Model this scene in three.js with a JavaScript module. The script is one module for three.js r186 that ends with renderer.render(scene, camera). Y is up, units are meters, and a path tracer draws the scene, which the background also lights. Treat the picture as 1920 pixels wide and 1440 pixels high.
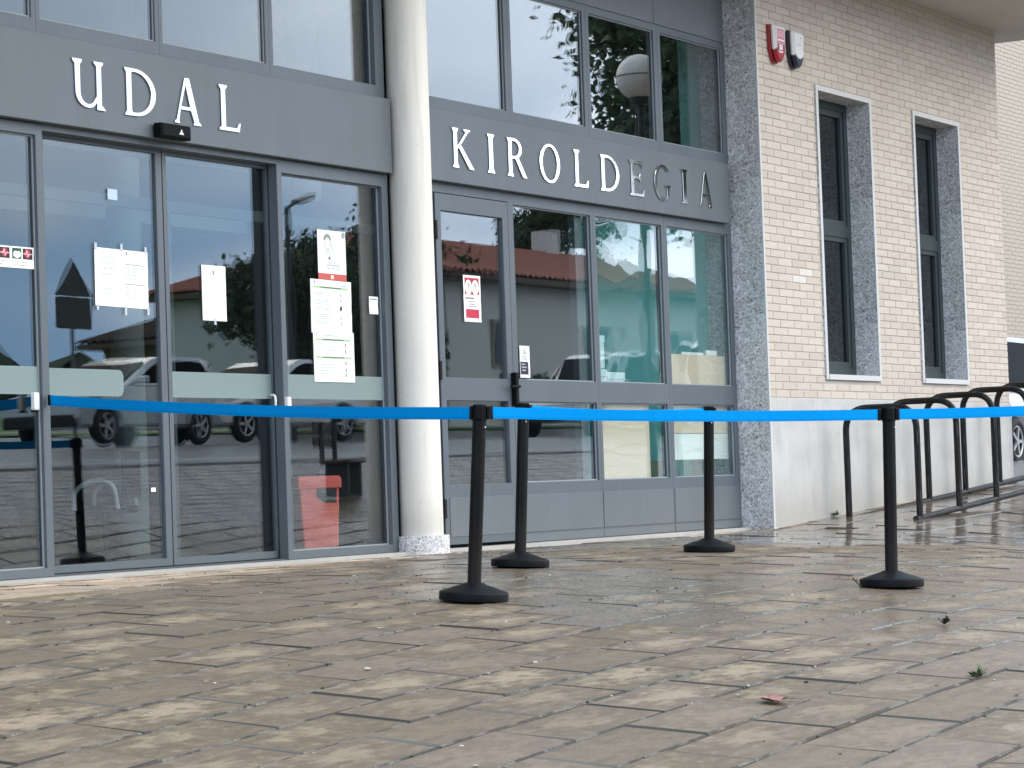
import * as THREE from 'three';
import { mergeGeometries } from 'three/addons/utils/BufferGeometryUtils.js';
import { RoundedBoxGeometry } from 'three/addons/geometries/RoundedBoxGeometry.js';

// ---------------------------------------------------------------- camera, sky, sun, exposure
const scene = new THREE.Scene();
const CAM = { x: 0, y: 0.4405, z: 10.136, yaw: 1.030768, pitch: 0.0377832, roll: -0.0350760, f: 5000 };
const camera = new THREE.PerspectiveCamera(2 * Math.atan(720 / CAM.f) * 180 / Math.PI, 4 / 3, 0.1, 900);
const VIEW = (() => {
  const { yaw, pitch, roll } = CAM, V = (x, y, z) => new THREE.Vector3(x, y, z);
  const fwd = V(Math.sin(yaw), 0, -Math.cos(yaw)), right = V(Math.cos(yaw), 0, Math.sin(yaw)), up = V(0, 1, 0);
  const f2 = fwd.clone().multiplyScalar(Math.cos(pitch)).addScaledVector(up, Math.sin(pitch));
  const u2 = fwd.clone().multiplyScalar(-Math.sin(pitch)).addScaledVector(up, Math.cos(pitch));
  const r3 = right.clone().multiplyScalar(Math.cos(roll)).addScaledVector(u2, Math.sin(roll));
  const u3 = right.clone().multiplyScalar(-Math.sin(roll)).addScaledVector(u2, Math.cos(roll));
  return { r: r3, u: u3, f: f2 };
})();
camera.position.set(CAM.x, CAM.y, CAM.z);
camera.quaternion.setFromRotationMatrix(new THREE.Matrix4().makeBasis(VIEW.r, VIEW.u, VIEW.f.clone().negate()));
camera.updateMatrixWorld();

// seeded random and noise
function rng(seed) { let s = seed >>> 0; return () => { s = (s + 0x6D2B79F5) >>> 0; let t = s; t = Math.imul(t ^ (t >>> 15), t | 1); t ^= t + Math.imul(t ^ (t >>> 7), t | 61); return ((t ^ (t >>> 14)) >>> 0) / 4294967296; }; }
const hash = (x, y, s) => { let h = (Math.imul(x, 374761393) + Math.imul(y, 668265263) + Math.imul(s, 2147483629)) | 0; h = Math.imul(h ^ (h >>> 13), 1274126177); h ^= h >>> 16; return (h >>> 0) / 4294967296; };
const sm = (t) => t * t * (3 - 2 * t);
const step = (a, b, x) => sm(Math.min(1, Math.max(0, (x - a) / (b - a))));
function vnoise(x, y, s, px = 0, py = 0) {
  const ix = Math.floor(x), iy = Math.floor(y), fx = sm(x - ix), fy = sm(y - iy);
  const w = (v, p) => (p ? ((v % p) + p) % p : v);
  const a = hash(w(ix, px), w(iy, py), s), b = hash(w(ix + 1, px), w(iy, py), s), c = hash(w(ix, px), w(iy + 1, py), s), d = hash(w(ix + 1, px), w(iy + 1, py), s);
  return (a + (b - a) * fx) * (1 - fy) + (c + (d - c) * fx) * fy;
}
function fbm(x, y, s, oct = 4, px = 0, py = 0) { let v = 0, a = 0.5, n = 0; for (let i = 0; i < oct; i++) { v += a * vnoise(x, y, s + i, px, py); n += a; a *= 0.5; x *= 2; y *= 2; px *= 2; py *= 2; } return v / n; }

const SUN = new THREE.Vector3(0.28, 0.55, 0.79).normalize();
{ // overcast sky with a blue-grey band low down, white cloud above
  const W = 1024, H = 512, d = new Float32Array(W * H * 4);
  for (let r = 0; r < H; r++) {
    const el = ((r + 0.5) / H - 0.5) * Math.PI, y = Math.sin(el), deg = el * 180 / Math.PI;
    for (let c = 0; c < W; c++) {
      const az = ((c + 0.5) / W - 0.5) * 2 * Math.PI, x = Math.cos(az) * Math.cos(el), z = Math.sin(az) * Math.cos(el);
      let R, G, B;
      if (y <= 0) { R = 0.5; G = 0.52; B = 0.55; } else {
        const k = 1 / (y + 0.12), n = fbm(x * k * 1.1 + 7, z * k * 1.1 + 3, 11, 5), n2 = fbm(az * 5 + 40, deg * 0.5, 23, 4), n3 = fbm(az * 9 + 60, deg * 1.1, 31, 4);
        const side = 0.5 + 0.5 * Math.sin(5 * az - 0.53); // five broad cloud banks round the horizon
        const low = step(0.5, 2.6, deg) * (1 - step(4.6, 7.0, deg + (n2 - 0.5) * 5)) * (1 - 0.75 * step(0.35, 0.9, side));
        let cloud = step(0.28, 0.6, n) * 0.75 + 0.25;
        const n4 = fbm(az * 6 + 80, deg * 0.22 + 5, 41, 5); cloud *= 0.55 + 0.45 * step(0.34, 0.58, n4);
        cloud = Math.max(cloud * (1 - 0.9 * low), low * step(0.6, 0.74, n3) * 0.55);
        const blue = [0.42, 0.76, 1.22], rise = step(12, 40, deg);
        const white = (0.9 + 2.5 * side ** 3 * (1 - rise) + 0.72 * rise) * (0.72 + 0.56 * n4) + (n - 0.5) * 0.9;
        R = blue[0] + (white * 0.96 - blue[0]) * cloud; G = blue[1] + (white * 0.995 - blue[1]) * cloud; B = blue[2] + (white * (1.08 - 0.1 * rise) - blue[2]) * cloud;
      }
      const o = (r * W + c) * 4; d[o] = R; d[o + 1] = G; d[o + 2] = B; d[o + 3] = 1;
    }
  }
  const t = new THREE.DataTexture(d, W, H, THREE.RGBAFormat, THREE.FloatType);
  t.mapping = THREE.EquirectangularReflectionMapping; t.magFilter = THREE.LinearFilter; t.minFilter = THREE.LinearFilter; t.wrapS = THREE.RepeatWrapping; t.needsUpdate = true;
  scene.background = t; scene.environment = t;
}
const sun = new THREE.DirectionalLight(new THREE.Color().setRGB(1, 0.9, 0.77), 1.55);
sun.position.copy(SUN).multiplyScalar(60).add(new THREE.Vector3(16, 0, 3)); sun.target.position.set(16, 0, 3);
sun.castShadow = true; sun.shadow.radius = 105; sun.shadow.mapSize.set(2048, 2048);
Object.assign(sun.shadow.camera, { left: -30, right: 30, top: 30, bottom: -30, near: 1, far: 150 });
scene.add(sun, sun.target);

const renderer = new THREE.WebGLRenderer({ antialias: true });
renderer.setSize(1024, 768); renderer.toneMapping = THREE.LinearToneMapping; renderer.toneMappingExposure = 1.5;
renderer.shadowMap.enabled = true; renderer.shadowMap.type = THREE.PCFSoftShadowMap;

// ---------------------------------------------------------------- helpers
const used = {};
function numbered(n) { const k = used[n] = (used[n] ?? -1) + 1; return k ? `${n}_${String(k).padStart(3, '0')}` : n; }
function tag(o, label, category, group, kind) { if (label) o.userData.label = label; if (category) o.userData.category = category; if (group) o.userData.group = group; if (kind) o.userData.kind = kind; return o; }
function base(name, x = 0, y = 0, z = 0, turn = 0) { const o = new THREE.Group(); o.name = numbered(name); o.position.set(x, y, z); o.rotation.y = turn; scene.add(o); return o; }
function mesh(name, g, m, parent) { const o = new THREE.Mesh(Array.isArray(g) ? join(g) : g, m); o.name = parent ? name : numbered(name); o.castShadow = o.receiveShadow = true; (parent ?? scene).add(o); return o; }
function join(list) { list = list.map((g) => (g.index ? g.toNonIndexed() : g)); for (const g of list) for (const k of Object.keys(g.attributes)) if (!['position', 'normal', 'uv'].includes(k)) g.deleteAttribute(k); return list.length === 1 ? list[0] : mergeGeometries(list); }
const rgb = (r, g, b) => new THREE.Color().setRGB(r, g, b);
const dull = (r, g, b, rough, spec) => new THREE.MeshPhysicalMaterial({ color: rgb(r, g, b), roughness: rough, specularIntensity: spec });
const std = (r, g, b, rough = 0.7, extra = {}) => new THREE.MeshStandardMaterial({ color: rgb(r, g, b), roughness: rough, ...extra });
// box from corner to corner with uv in metres
function bx(x0, x1, y0, y1, z0, z1) {
  const g = new THREE.BoxGeometry(x1 - x0, y1 - y0, z1 - z0); g.translate((x0 + x1) / 2, (y0 + y1) / 2, (z0 + z1) / 2);
  return metric(g);
}
function metric(g) {
  const p = g.attributes.position, n = g.attributes.normal, uv = new Float32Array(p.count * 2);
  for (let i = 0; i < p.count; i++) {
    const ax = Math.abs(n.getX(i)), ay = Math.abs(n.getY(i)), az = Math.abs(n.getZ(i));
    if (az >= ax && az >= ay) { uv[2 * i] = p.getX(i); uv[2 * i + 1] = p.getY(i); } else if (ax >= ay) { uv[2 * i] = p.getZ(i); uv[2 * i + 1] = p.getY(i); } else { uv[2 * i] = p.getX(i); uv[2 * i + 1] = p.getZ(i); }
  }
  g.setAttribute('uv', new THREE.BufferAttribute(uv, 2)); return g;
}
function rbx(x0, x1, y0, y1, z0, z1, r = 0.01, s = 2) { const g = new RoundedBoxGeometry(x1 - x0, y1 - y0, z1 - z0, s, r); g.translate((x0 + x1) / 2, (y0 + y1) / 2, (z0 + z1) / 2); return metric(g); }
function cyl(x, y0, y1, z, r0, r1 = r0, seg = 24, open = false) { const g = new THREE.CylinderGeometry(r1, r0, y1 - y0, seg, 1, open); g.translate(x, (y0 + y1) / 2, z); return g; }
function tube(pts, r, seg = 24, rad = 10, closed = false, tension = 0.5) { return new THREE.TubeGeometry(new THREE.CatmullRomCurve3(pts.map((p) => new THREE.Vector3(...p)), closed, 'catmullrom', tension), seg, r, rad, closed); }
function rod(a, b, r0, r1 = r0, seg = 10) { const A = new THREE.Vector3(...a), B = new THREE.Vector3(...b), d = B.clone().sub(A), g = new THREE.CylinderGeometry(r1, r0, d.length(), seg); g.applyQuaternion(new THREE.Quaternion().setFromUnitVectors(new THREE.Vector3(0, 1, 0), d.normalize())); g.translate((A.x + B.x) / 2, (A.y + B.y) / 2, (A.z + B.z) / 2); return g; }
function prism(pts, z0, z1, holes = [], bevel = 0) {
  const s = new THREE.Shape(pts.map((p) => new THREE.Vector2(...p))); for (const h of holes) s.holes.push(new THREE.Path(h.map((p) => new THREE.Vector2(...p))));
  const g = new THREE.ExtrudeGeometry(s, { depth: z1 - z0 - 2 * bevel, bevelEnabled: bevel > 0, bevelSize: bevel, bevelThickness: bevel, bevelOffset: -bevel, bevelSegments: 1, steps: 1, curveSegments: 10 }); g.translate(0, 0, z0 + bevel); return g;
}
const rect = (x0, x1, y0, y1) => [[x0, y0], [x1, y0], [x1, y1], [x0, y1]];
// textures
function tex(w, h, fn, srgb = true, repeat = 1) {
  const d = new Uint8Array(w * h * 4);
  for (let y = 0; y < h; y++) for (let x = 0; x < w; x++) { const v = fn(x, y), o = (y * w + x) * 4; d[o] = Math.max(0, Math.min(255, v[0])); d[o + 1] = Math.max(0, Math.min(255, v[1])); d[o + 2] = Math.max(0, Math.min(255, v[2])); d[o + 3] = 255; }
  const t = new THREE.DataTexture(d, w, h); t.magFilter = THREE.LinearFilter; t.minFilter = THREE.LinearMipmapLinearFilter; t.generateMipmaps = true; t.wrapS = t.wrapT = THREE.RepeatWrapping; t.repeat.set(repeat, repeat); if (srgb) t.colorSpace = THREE.SRGBColorSpace; t.needsUpdate = true; return t;
}
const toS = (l) => 255 * (l <= 0.0031308 ? 12.92 * l : 1.055 * Math.pow(Math.max(l, 0), 1 / 2.4) - 0.055);
function paintTex(w, h, draw) { const c = document.createElement('canvas'); c.width = w; c.height = h; draw(c.getContext('2d'), w, h); const t = new THREE.CanvasTexture(c); t.colorSpace = THREE.SRGBColorSpace; t.magFilter = THREE.LinearFilter; return t; }
// projection, used only to choose which repeats show largest
const tmpv = new THREE.Vector3();
function seenSize(x, y, z, size) { tmpv.set(x - CAM.x, y - CAM.y, z - CAM.z); const d = tmpv.dot(VIEW.f); if (d < 0.3) return 0; const u = tmpv.dot(VIEW.r) / d * CAM.f, v = tmpv.dot(VIEW.u) / d * CAM.f, m = size / d * CAM.f; return Math.abs(u) < 960 + m && Math.abs(v) < 720 + m ? m : 0; }

// ---------------------------------------------------------------- ground shape
const GC = [-0.00859, -0.00657, -0.09474, -0.12851, -0.03354, -0.21488, 0.02988, -0.2468, -0.10545, 0.0615, 0.22684, -0.0263];
function court(X, Z) {
  const cx = Math.min(26, Math.max(5.5, X)), cz = Math.min(7.2, Math.max(-0.4, Z)), x = (cx - 14) / 8, z = (cz - 2) / 4, h = Math.max(0, cx - 20.5) / 4, e = Math.exp(-(((cz - 0.3) / 2.5) ** 2));
  const b = [1, x, z, x * x, x * z, z * z, x * x * x, x * x * z, x * z * z, z * z * z, h * e, h * h * e];
  let v = 0; for (let i = 0; i < 12; i++) v += b[i] * GC[i];
  return v + Math.max(0, Math.min(X, 60) - 26) * 0.028;
}
function far(X, Z) { return -0.2 + 1.4 * step(3, 17, Z) + 1.6 * step(19, 40, Z) + 0.008 * (Math.min(Math.max(X, -40), 90) - 20); }
function ground(X, Z) { const w = step(0.8, 6, Z - (10.1 - 0.364 * X)); return court(X, Z) * (1 - w) + far(X, Z) * w; }

// ---------------------------------------------------------------- materials
const granTex = (k, seed, lo, hi) => tex(512, 512, (x, y) => {
  const a = fbm(x / 8, y / 8, seed, 2, 64, 64), b = vnoise(x / 3.4, y / 3.4, seed + 9, 0, 0), c = vnoise(x / 5.5 + 31, y / 5.5, seed + 17, 0, 0), m = fbm(x / 128, y / 128, seed + 3, 3, 4, 4);
  let v = lo + (hi - lo) * a; if (b > 0.74) v *= 0.36; if (c > 0.74) v = v * 0.4 + hi * 1.15 * 0.6; v *= 0.85 + 0.3 * m; return [toS(v), toS(v), toS(v * 1.01)];
}, true, k);
const M = {};
M.frame = std(0.108, 0.13, 0.15, 0.42, { metalness: 0.0 });
M.fascia = new THREE.MeshPhysicalMaterial({ color: rgb(0.1, 0.118, 0.134), roughness: 0.45, clearcoat: 0.25, clearcoatRoughness: 0.35 });
{ // faint unevenness of the painted sheet
  const g = tex(256, 512, (x, y) => { const n = fbm(x / 40, y / 30, 77, 4), st = fbm(x / 5, y / 90, 78, 3), sp = hash(x >> 1, y >> 1, 79), low = step(34, 2, y - 14 * (fbm(x / 14, 2, 76, 3) - 0.5)), v = (0.84 + 0.2 * n + 0.12 * (st - 0.5)), d = low * (0.35 + 0.4 * n + (sp > 0.8 ? 0.25 : 0)); return [255 * (v + (0.98 - v) * d), 255 * (v + (0.95 - v) * d), 255 * (v + (0.86 - v) * d)]; }, false); g.repeat.set(0.5, 0.2);
  M.frame.map = g; M.fascia.map = g;
  M.panel = std(0.14, 0.16, 0.18, 0.5, { map: g });
}
M.glass = new THREE.MeshPhysicalMaterial({ color: rgb(0.94, 0.985, 0.98), roughness: 0.0, transmission: 1, thickness: 0, ior: 1.85 });
{ const b = tex(256, 256, (x, y) => { const v = 255 * fbm(x / 64, y / 64, 91, 2, 4, 4); return [v, v, v]; }, false, 0.45); M.glassWavy = M.glass.clone(); M.glassWavy.bumpMap = b; M.glassWavy.bumpScale = 0.0026; M.glassFlat = M.glass.clone(); M.glassFlat.bumpMap = b; M.glassFlat.bumpScale = 0.0006; }
M.glassDark = new THREE.MeshPhysicalMaterial({ color: rgb(0.5, 0.6, 0.6), roughness: 0, transmission: 1, thickness: 0, ior: 1.6 });
M.frost = new THREE.MeshPhysicalMaterial({ color: rgb(0.34, 0.44, 0.43), roughness: 0.22, transparent: true, opacity: 0.54 });
M.granite = new THREE.MeshStandardMaterial({ map: granTex(0.85, 5, 0.34, 0.76), roughness: 0.8 });
M.graniteLight = new THREE.MeshStandardMaterial({ map: granTex(1.1, 6, 0.42, 0.86), roughness: 0.8 });
M.graniteEdge = std(0.6, 0.6, 0.59, 0.7);
{ const bt = tex(256, 256, (x, y) => { const v = 128 + 110 * (fbm(x / 5, y / 5, 51, 3, 0, 0) - 0.5); return [v, v, v]; }, false, 2); M.granite.bumpMap = bt; M.granite.bumpScale = 0.004; }
{ // render of the plinth, rain-streaked near the ground
  const t = tex(512, 512, (x, y) => { const n = fbm(x / 60, y / 60, 61, 5, 0, 0), s = fbm(x / 5, y / 90, 62, 3, 0, 0), sp = vnoise(x / 4, y / 4, 63) > 0.93 ? 0.93 : 1, low = step(150, 8, y - 60 * (fbm(x / 40, 5, 59, 3) - 0.5)), st = step(0.6, 0.8, fbm(x / 26, y / 120, 58, 4)), v = (0.46 + 0.14 * n + 0.05 * (s - 0.5)) * sp * (1 - 0.2 * low * (0.4 + n) - 0.045 * st); return [toS(v), toS(v * (0.985 - 0.03 * low)), toS(v * (0.95 - 0.07 * low))]; }, true, 0.6);
  M.render = new THREE.MeshStandardMaterial({ map: t, roughness: 0.9, bumpMap: tex(256, 256, (x, y) => { const v = 255 * fbm(x / 3, y / 3, 64, 3, 0, 0); return [v, v, v]; }, false, 3), bumpScale: 0.002 });
}
M.soffit = new THREE.MeshStandardMaterial({ map: tex(256, 256, (x, y) => { const v = 0.56 + 0.08 * (fbm(x / 50, y / 50, 65, 4) - 0.5); return [toS(v * 1.01), toS(v * 0.98), toS(v * 0.93)]; }, true, 0.3), roughness: 0.9 });
M.mortar = new THREE.MeshStandardMaterial({ map: tex(256, 256, (x, y) => { const v = 0.44 + 0.2 * fbm(x / 30, y / 30, 66, 4) - 0.06; return [toS(v), toS(v * 0.95), toS(v * 0.88)]; }, true, 0.5), roughness: 0.95 });
M.concrete = new THREE.MeshStandardMaterial({ map: tex(256, 512, (x, y) => { const n = fbm(x / 40, y / 60, 67, 5), s = fbm(x / 4, y / 120, 68, 3), p = vnoise(x / 3, y / 3, 69) > 0.96 ? 0.82 : 1, low = step(34, 4, y - 16 * (n - 0.5)), v = (0.76 + 0.1 * n + 0.06 * (s - 0.5)) * p * (1 - 0.2 * low) * (1 - 0.08 * step(0.62, 0.75, fbm(x / 14, y / 70, 57, 4))); return [toS(v), toS(v * 0.95), toS(v * 0.85)]; }, true, 1), roughness: 0.85 });
M.black = dull(0.005, 0.005, 0.006, 0.5, 0.25);
M.blackSoft = dull(0.005, 0.005, 0.006, 0.6, 0.22);
M.steelBlack = new THREE.MeshPhysicalMaterial({ map: tex(256, 256, (x, y) => { const n = fbm(x / 18, y / 18, 71, 4), w = n > 0.68 ? 0.06 : 0.009; return [toS(w), toS(w * 0.95), toS(w * 0.9)]; }, true, 1), roughness: 0.45, specularIntensity: 0.5 });
M.chrome = new THREE.MeshStandardMaterial({ color: rgb(0.93, 0.94, 0.95), metalness: 1, roughness: 0.06 });
M.white = std(0.78, 0.78, 0.76, 0.6);
M.rubber = std(0.02, 0.02, 0.02, 0.8);

// ---------------------------------------------------------------- terrain, street, paving
{
  const xs = [], zs = []; for (let x = -400; x < -20; x += 38) xs.push(x); for (let x = -20; x <= 80; x += 1) xs.push(x); for (let x = 120; x <= 500; x += 38) xs.push(x);
  for (let z = -300; z < -8; z += 30) zs.push(z); for (let z = -8; z <= 60; z += 1) zs.push(z); for (let z = 80; z <= 420; z += 30) zs.push(z);
  const sheet = (xs, zs, hf) => { const p = [], uv = [], ix = []; for (const z of zs) for (const x of xs) { p.push(x, hf(x, z), z); uv.push(x, z); } const w = xs.length; for (let j = 0; j < zs.length - 1; j++) for (let i = 0; i < w - 1; i++) { const a = j * w + i; ix.push(a, a + w, a + 1, a + 1, a + w, a + w + 1); } const g = new THREE.BufferGeometry(); g.setAttribute('position', new THREE.Float32BufferAttribute(p, 3)); g.setAttribute('uv', new THREE.Float32BufferAttribute(uv, 2)); g.setIndex(ix); g.computeVertexNormals(); return g; };
  const inHouse = (x, z) => x > 5 && x < 26.6 && z < 0.25;
  const grassTex = tex(256, 256, (x, y) => { const n = fbm(x / 24, y / 24, 81, 5), s = vnoise(x / 2, y / 2, 82), v = 0.6 + 0.5 * n + 0.3 * (s - 0.5); return [toS(0.06 * v), toS(0.085 * v), toS(0.025 * v)]; }, true, 0.3);
  tag(mesh('terrain', sheet(xs, zs, (x, z) => ground(x, z) - (inHouse(x, z) ? 0.6 : 0.09) + (Math.hypot(x - 20, z) > 150 ? 3 : 0)), new THREE.MeshStandardMaterial({ map: grassTex, roughness: 0.95 })), 'dark green open ground around the sports centre', null, null, 'structure');
  const line = (a, b, n) => Array.from({ length: n + 1 }, (_, i) => a + (b - a) * i / n);
  const asph = tex(256, 256, (x, y) => { const n = fbm(x / 20, y / 20, 83, 5), s = vnoise(x / 1.6, y / 1.6, 84), v = 0.085 + 0.05 * n + 0.03 * (s - 0.5); return [toS(v), toS(v), toS(v * 1.04)]; }, true, 0.5);
  M.asphalt = new THREE.MeshStandardMaterial({ map: asph, roughness: 0.3 });
  tag(mesh('street', sheet(line(-20, 80, 100), line(12.5, 26, 27), (x, z) => ground(x, z) - 0.04), M.asphalt), 'wet asphalt street across from the entrance', null, null, 'structure');
  tag(mesh('kerb', [sheet(line(-20, 80, 100), [12.3, 12.5], (x, z) => ground(x, z) + 0.03), sheet(line(-20, 80, 100), [26, 26.2], (x, z) => ground(x, z) + 0.05)], std(0.42, 0.41, 0.39, 0.7)), 'pale kerb stones edging the street', null, null, 'structure');
  tag(mesh('lawn', sheet(line(24, 80, 56), line(26.2, 52, 33), (x, z) => ground(x, z) - 0.02), new THREE.MeshStandardMaterial({ map: tex(256, 256, (x, y) => { const n = fbm(x / 20, y / 20, 85, 5), v = 0.6 + 0.6 * n; return [toS(0.12 * v), toS(0.2 * v), toS(0.05 * v)]; }, true, 0.4), roughness: 0.95 })), 'green lawn before the houses across the street', 'lawn', null, 'stuff');
  // bedding of the pavers: gritty sand and dirt between them
  const bedTex = tex(512, 512, (x, y) => { const n = fbm(x / 50, y / 50, 86, 4), s = hash(x >> 1, y >> 1, 87), v = 0.04 + 0.05 * n + (s > 0.85 ? 0.12 : 0) - (s < 0.3 ? 0.03 : 0); return [toS(v), toS(v * 0.94), toS(v * 0.85)]; }, true, 1.6);
  M.bed = new THREE.MeshStandardMaterial({ map: bedTex, roughness: 0.95 });
  const paving = base('pavement'); tag(paving, 'wet brown concrete paving before the entrance', null, null, 'structure');
  mesh('bed', sheet(line(1, 48, 188), line(0.09, 12.3, 61), (x, z) => ground(x, z) - 0.014), M.bed, paving);
  mesh('bed', sheet(line(26.5, 48, 40), line(-5, 0.09, 12), (x, z) => ground(x, z) - 0.007), M.asphalt, paving);
  // paver faces: dark grey-brown with an irregular worn tan middle
  const paverMaps = Array.from({ length: 8 }, (_, k) => { const r = rng(300 + k), cx = 0.35 + 0.3 * r(), cy = 0.4 + 0.25 * r(), sx = 0.22 + 0.16 * r(), sy = 0.2 + 0.14 * r(), amt = [1, 0.3, 0.65, 0.12, 0.85, 0.42, 0.55, 0.2][k], gr = r();
    return tex(256, 128, (x, y) => {
      const u = x / 256, v = y / 128, n = fbm(x / 22, y / 13, 310 + k * 7, 4), f = vnoise(x / 1.7, y / 1.3, 311 + k * 7), st = fbm(x / 34, y / 5, 313 + k * 7, 3);
      let e = Math.exp(-(((u - cx) / sx) ** 2) - (((v - cy) / sy) ** 2)); e = step(0.12, 0.85, e * 0.75 + (n - 0.5) * 1.05 + 0.12 + (st - 0.5) * 0.5) * amt;
      const edge = Math.min(u * 2, (1 - u) * 2, v, 1 - v), rim = 1 - 0.14 * (1 - step(0, 0.09, edge));
      if (y < 6) { const q = fbm(x / 30, 3, 317 + k * 7, 3), g = hash(x, y, 318 + k), pale = step(0.3 + 0.03 * k, 0.75, q) * (0.35 + 0.65 * g), w = 0.05 + 0.17 * pale * (g > 0.3 ? 1 : 0.35); return [toS(w), toS(w * 0.93), toS(w * 0.84)]; } // the worn arris, pale grit and dirt
      const sp = 0.84 + 0.32 * f, d0 = 0.114 + 0.06 * n, tint = 0.9 + 0.2 * gr;
      const a = [d0 * 1.22 * tint, d0 * 0.935 * tint, d0 * (0.63 + 0.08 * gr) * tint], b = [0.42, 0.325, 0.23];
      return a.map((q, i) => toS((q + (b[i] - q) * e * 0.62) * sp * rim));
    }); });
  const rough = tex(256, 128, (x, y) => { const v = 170 + 85 * fbm(x / 20, y / 14, 351, 4); return [v, v, v]; }, false);
  const grain = tex(256, 128, (x, y) => { const v = 255 * (0.6 * vnoise(x / 1.6, y / 1.2, 352) + 0.4 * fbm(x / 14, y / 9, 353, 3)); return [v, v, v]; }, false);
  const wetness = [{ r: 0.95, c: [2.7, 2.7, 2.8], s: 0.1 }, { r: 0.6, c: [1, 0.985, 0.97], s: 0.32 }, { r: 0.34, c: [0.95, 0.93, 0.9], s: 0.7 }, { r: 0.14, c: [0.88, 0.86, 0.85], s: 1 }, { r: 0.85, c: [1.5, 1.5, 1.5], s: 0.2 }];
  const paverMats = wetness.map((w) => paverMaps.map((m) => new THREE.MeshPhysicalMaterial({ map: m, color: rgb(...w.c), roughness: w.r, specularIntensity: w.s, roughnessMap: rough, bumpMap: grain, bumpScale: w.r > 0.2 ? 0.0016 : 0.0005 })));
  const L = 0.61625, WD = 0.318755, X0 = 8.11, Z0 = 2.97365;
  function paverGeo(l, w, r) { // chamfered slab, top at 0
    const c = 0.007, h = 0.006, y2 = -0.04, a = l / 2, b = w / 2, j = () => (r() - 0.5) * 0.005;
    const T = [[-a + c + j(), -b + c + j()], [a - c + j(), -b + c + j()], [a - c + j(), b - c + j()], [-a + c + j(), b - c + j()]], O = [[-a, -b], [a, -b], [a, b], [-a, b]];
    const pos = [], uv = [], put = (...v) => v.forEach((q) => { pos.push(...q); uv.push(q[0] / l + 0.5, 0.06 + 0.93 * (q[2] / w + 0.5)); }), edge = (...v) => v.forEach((q) => { pos.push(...q); uv.push((Math.abs(q[0]) > a - 0.02 && Math.abs(q[2]) < b - 0.02 ? q[2] / l : q[0] / l) + 0.5, 0.015 + (q[1] < -0.001 ? 0.015 : 0)); });
    const t = T.map((q) => [q[0], 0, q[1]]), o = O.map((q) => [q[0], -h, q[1]]), d = O.map((q) => [q[0], y2, q[1]]);
    put(t[0], t[2], t[1], t[0], t[3], t[2]);
    for (let i = 0; i < 4; i++) { const k = (i + 1) % 4; edge(t[i], t[k], o[k], t[i], o[k], o[i]); put(o[i], o[k], d[k], o[i], d[k], d[i]); }
    const g = new THREE.BufferGeometry(); g.setAttribute('position', new THREE.Float32BufferAttribute(pos, 3)); g.setAttribute('uv', new THREE.Float32BufferAttribute(uv, 2)); g.computeVertexNormals(); return g;
  }
  const r = rng(5), shapes = Array.from({ length: 8 }, () => paverGeo(L - 0.0075, WD - 0.009, r)), list = [];
  for (let k = -9; k < 30; k++) for (let col = -24; col < 70; col++) {
    const z = Z0 + WD * (k + 0.5), x = X0 + L * (col - k / 2 + 0.5); if (x < 1.5 || x > 47 || z > 12 || z < 0.1) continue;
    const h = ground(x, z), gx = (ground(x + 0.2, z) - ground(x - 0.2, z)) / 0.4, gz = (ground(x, z + 0.15) - ground(x, z - 0.15)) / 0.3;
    const pud = fbm(x / 1.9 + 5, z / 1.1, 371, 3), dl = 0.3 + 1.5 * step(17.5, 10, x) + 0.5 * (fbm(x / 0.9, z * 2, 372, 2) - 0.5), dry = z < dl;
    const wetHere = step(16.2, 18.6, x + 1.1 * (pud - 0.5) * 3) * step(4.2, 2.0, z), rightSheen = step(9.0, 11.5, x) * step(3.2, 4.6, z) * 0.75;
    let w = 1; const m = Math.max(wetHere, rightSheen, 0.3 * step(8.5, 11, x)) + (pud - 0.5) * 0.9 * step(8.5, 12, x); if (m > 0.28) w = 2; if (wetHere > 0.35 && m > 0.34) w = 3; if (dry) w = z < dl * 0.72 ? 0 : 4;
    list.push({ x, z, y: h + (r() - 0.5) * 0.006, gx: gx + (r() - 0.5) * 0.008, gz: gz + (r() - 0.5) * 0.014, w, v: (r() * 8) | 0, s: (r() * 8) | 0, flip: r() < 0.5, size: seenSize(x, h, z, L) });
  }
  list.sort((a, b) => b.size - a.size);
  const up = new THREE.Vector3(0, 1, 0), rest = new Map();
  list.forEach((p, i) => {
    const q = new THREE.Quaternion().setFromUnitVectors(up, new THREE.Vector3(-p.gx, 1, -p.gz).normalize()); if (p.flip) q.multiply(new THREE.Quaternion().setFromAxisAngle(up, Math.PI));
    if (i < 300) { const o = mesh('paver', shapes[p.s], paverMats[p.w][p.v], paving); o.position.set(p.x, p.y, p.z); o.quaternion.copy(q); return; }
    const g = shapes[p.s].clone(); g.applyQuaternion(q); g.translate(p.x, p.y, p.z); const key = paverMats[p.w][p.v]; if (!rest.has(key)) rest.set(key, []); rest.get(key).push(g);
  });
  const mats = [...rest.keys()], fieldGeo = mergeGeometries(mats.map((m) => mergeGeometries(rest.get(m))), true);
  tag(mesh('paver', fieldGeo, mats, paving), null, null, null, 'stuff');
  mesh('threshold', bx(9, 20.66, -0.08, 0.006, -0.2, 0.098), new THREE.MeshStandardMaterial({ map: tex(256, 64, (x, y) => { const v = 0.36 + 0.16 * fbm(x / 20, y / 10, 381, 4); return [toS(v), toS(v * 0.97), toS(v * 0.9)]; }, true, 0.7), roughness: 0.85 }), paving);
}

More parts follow.
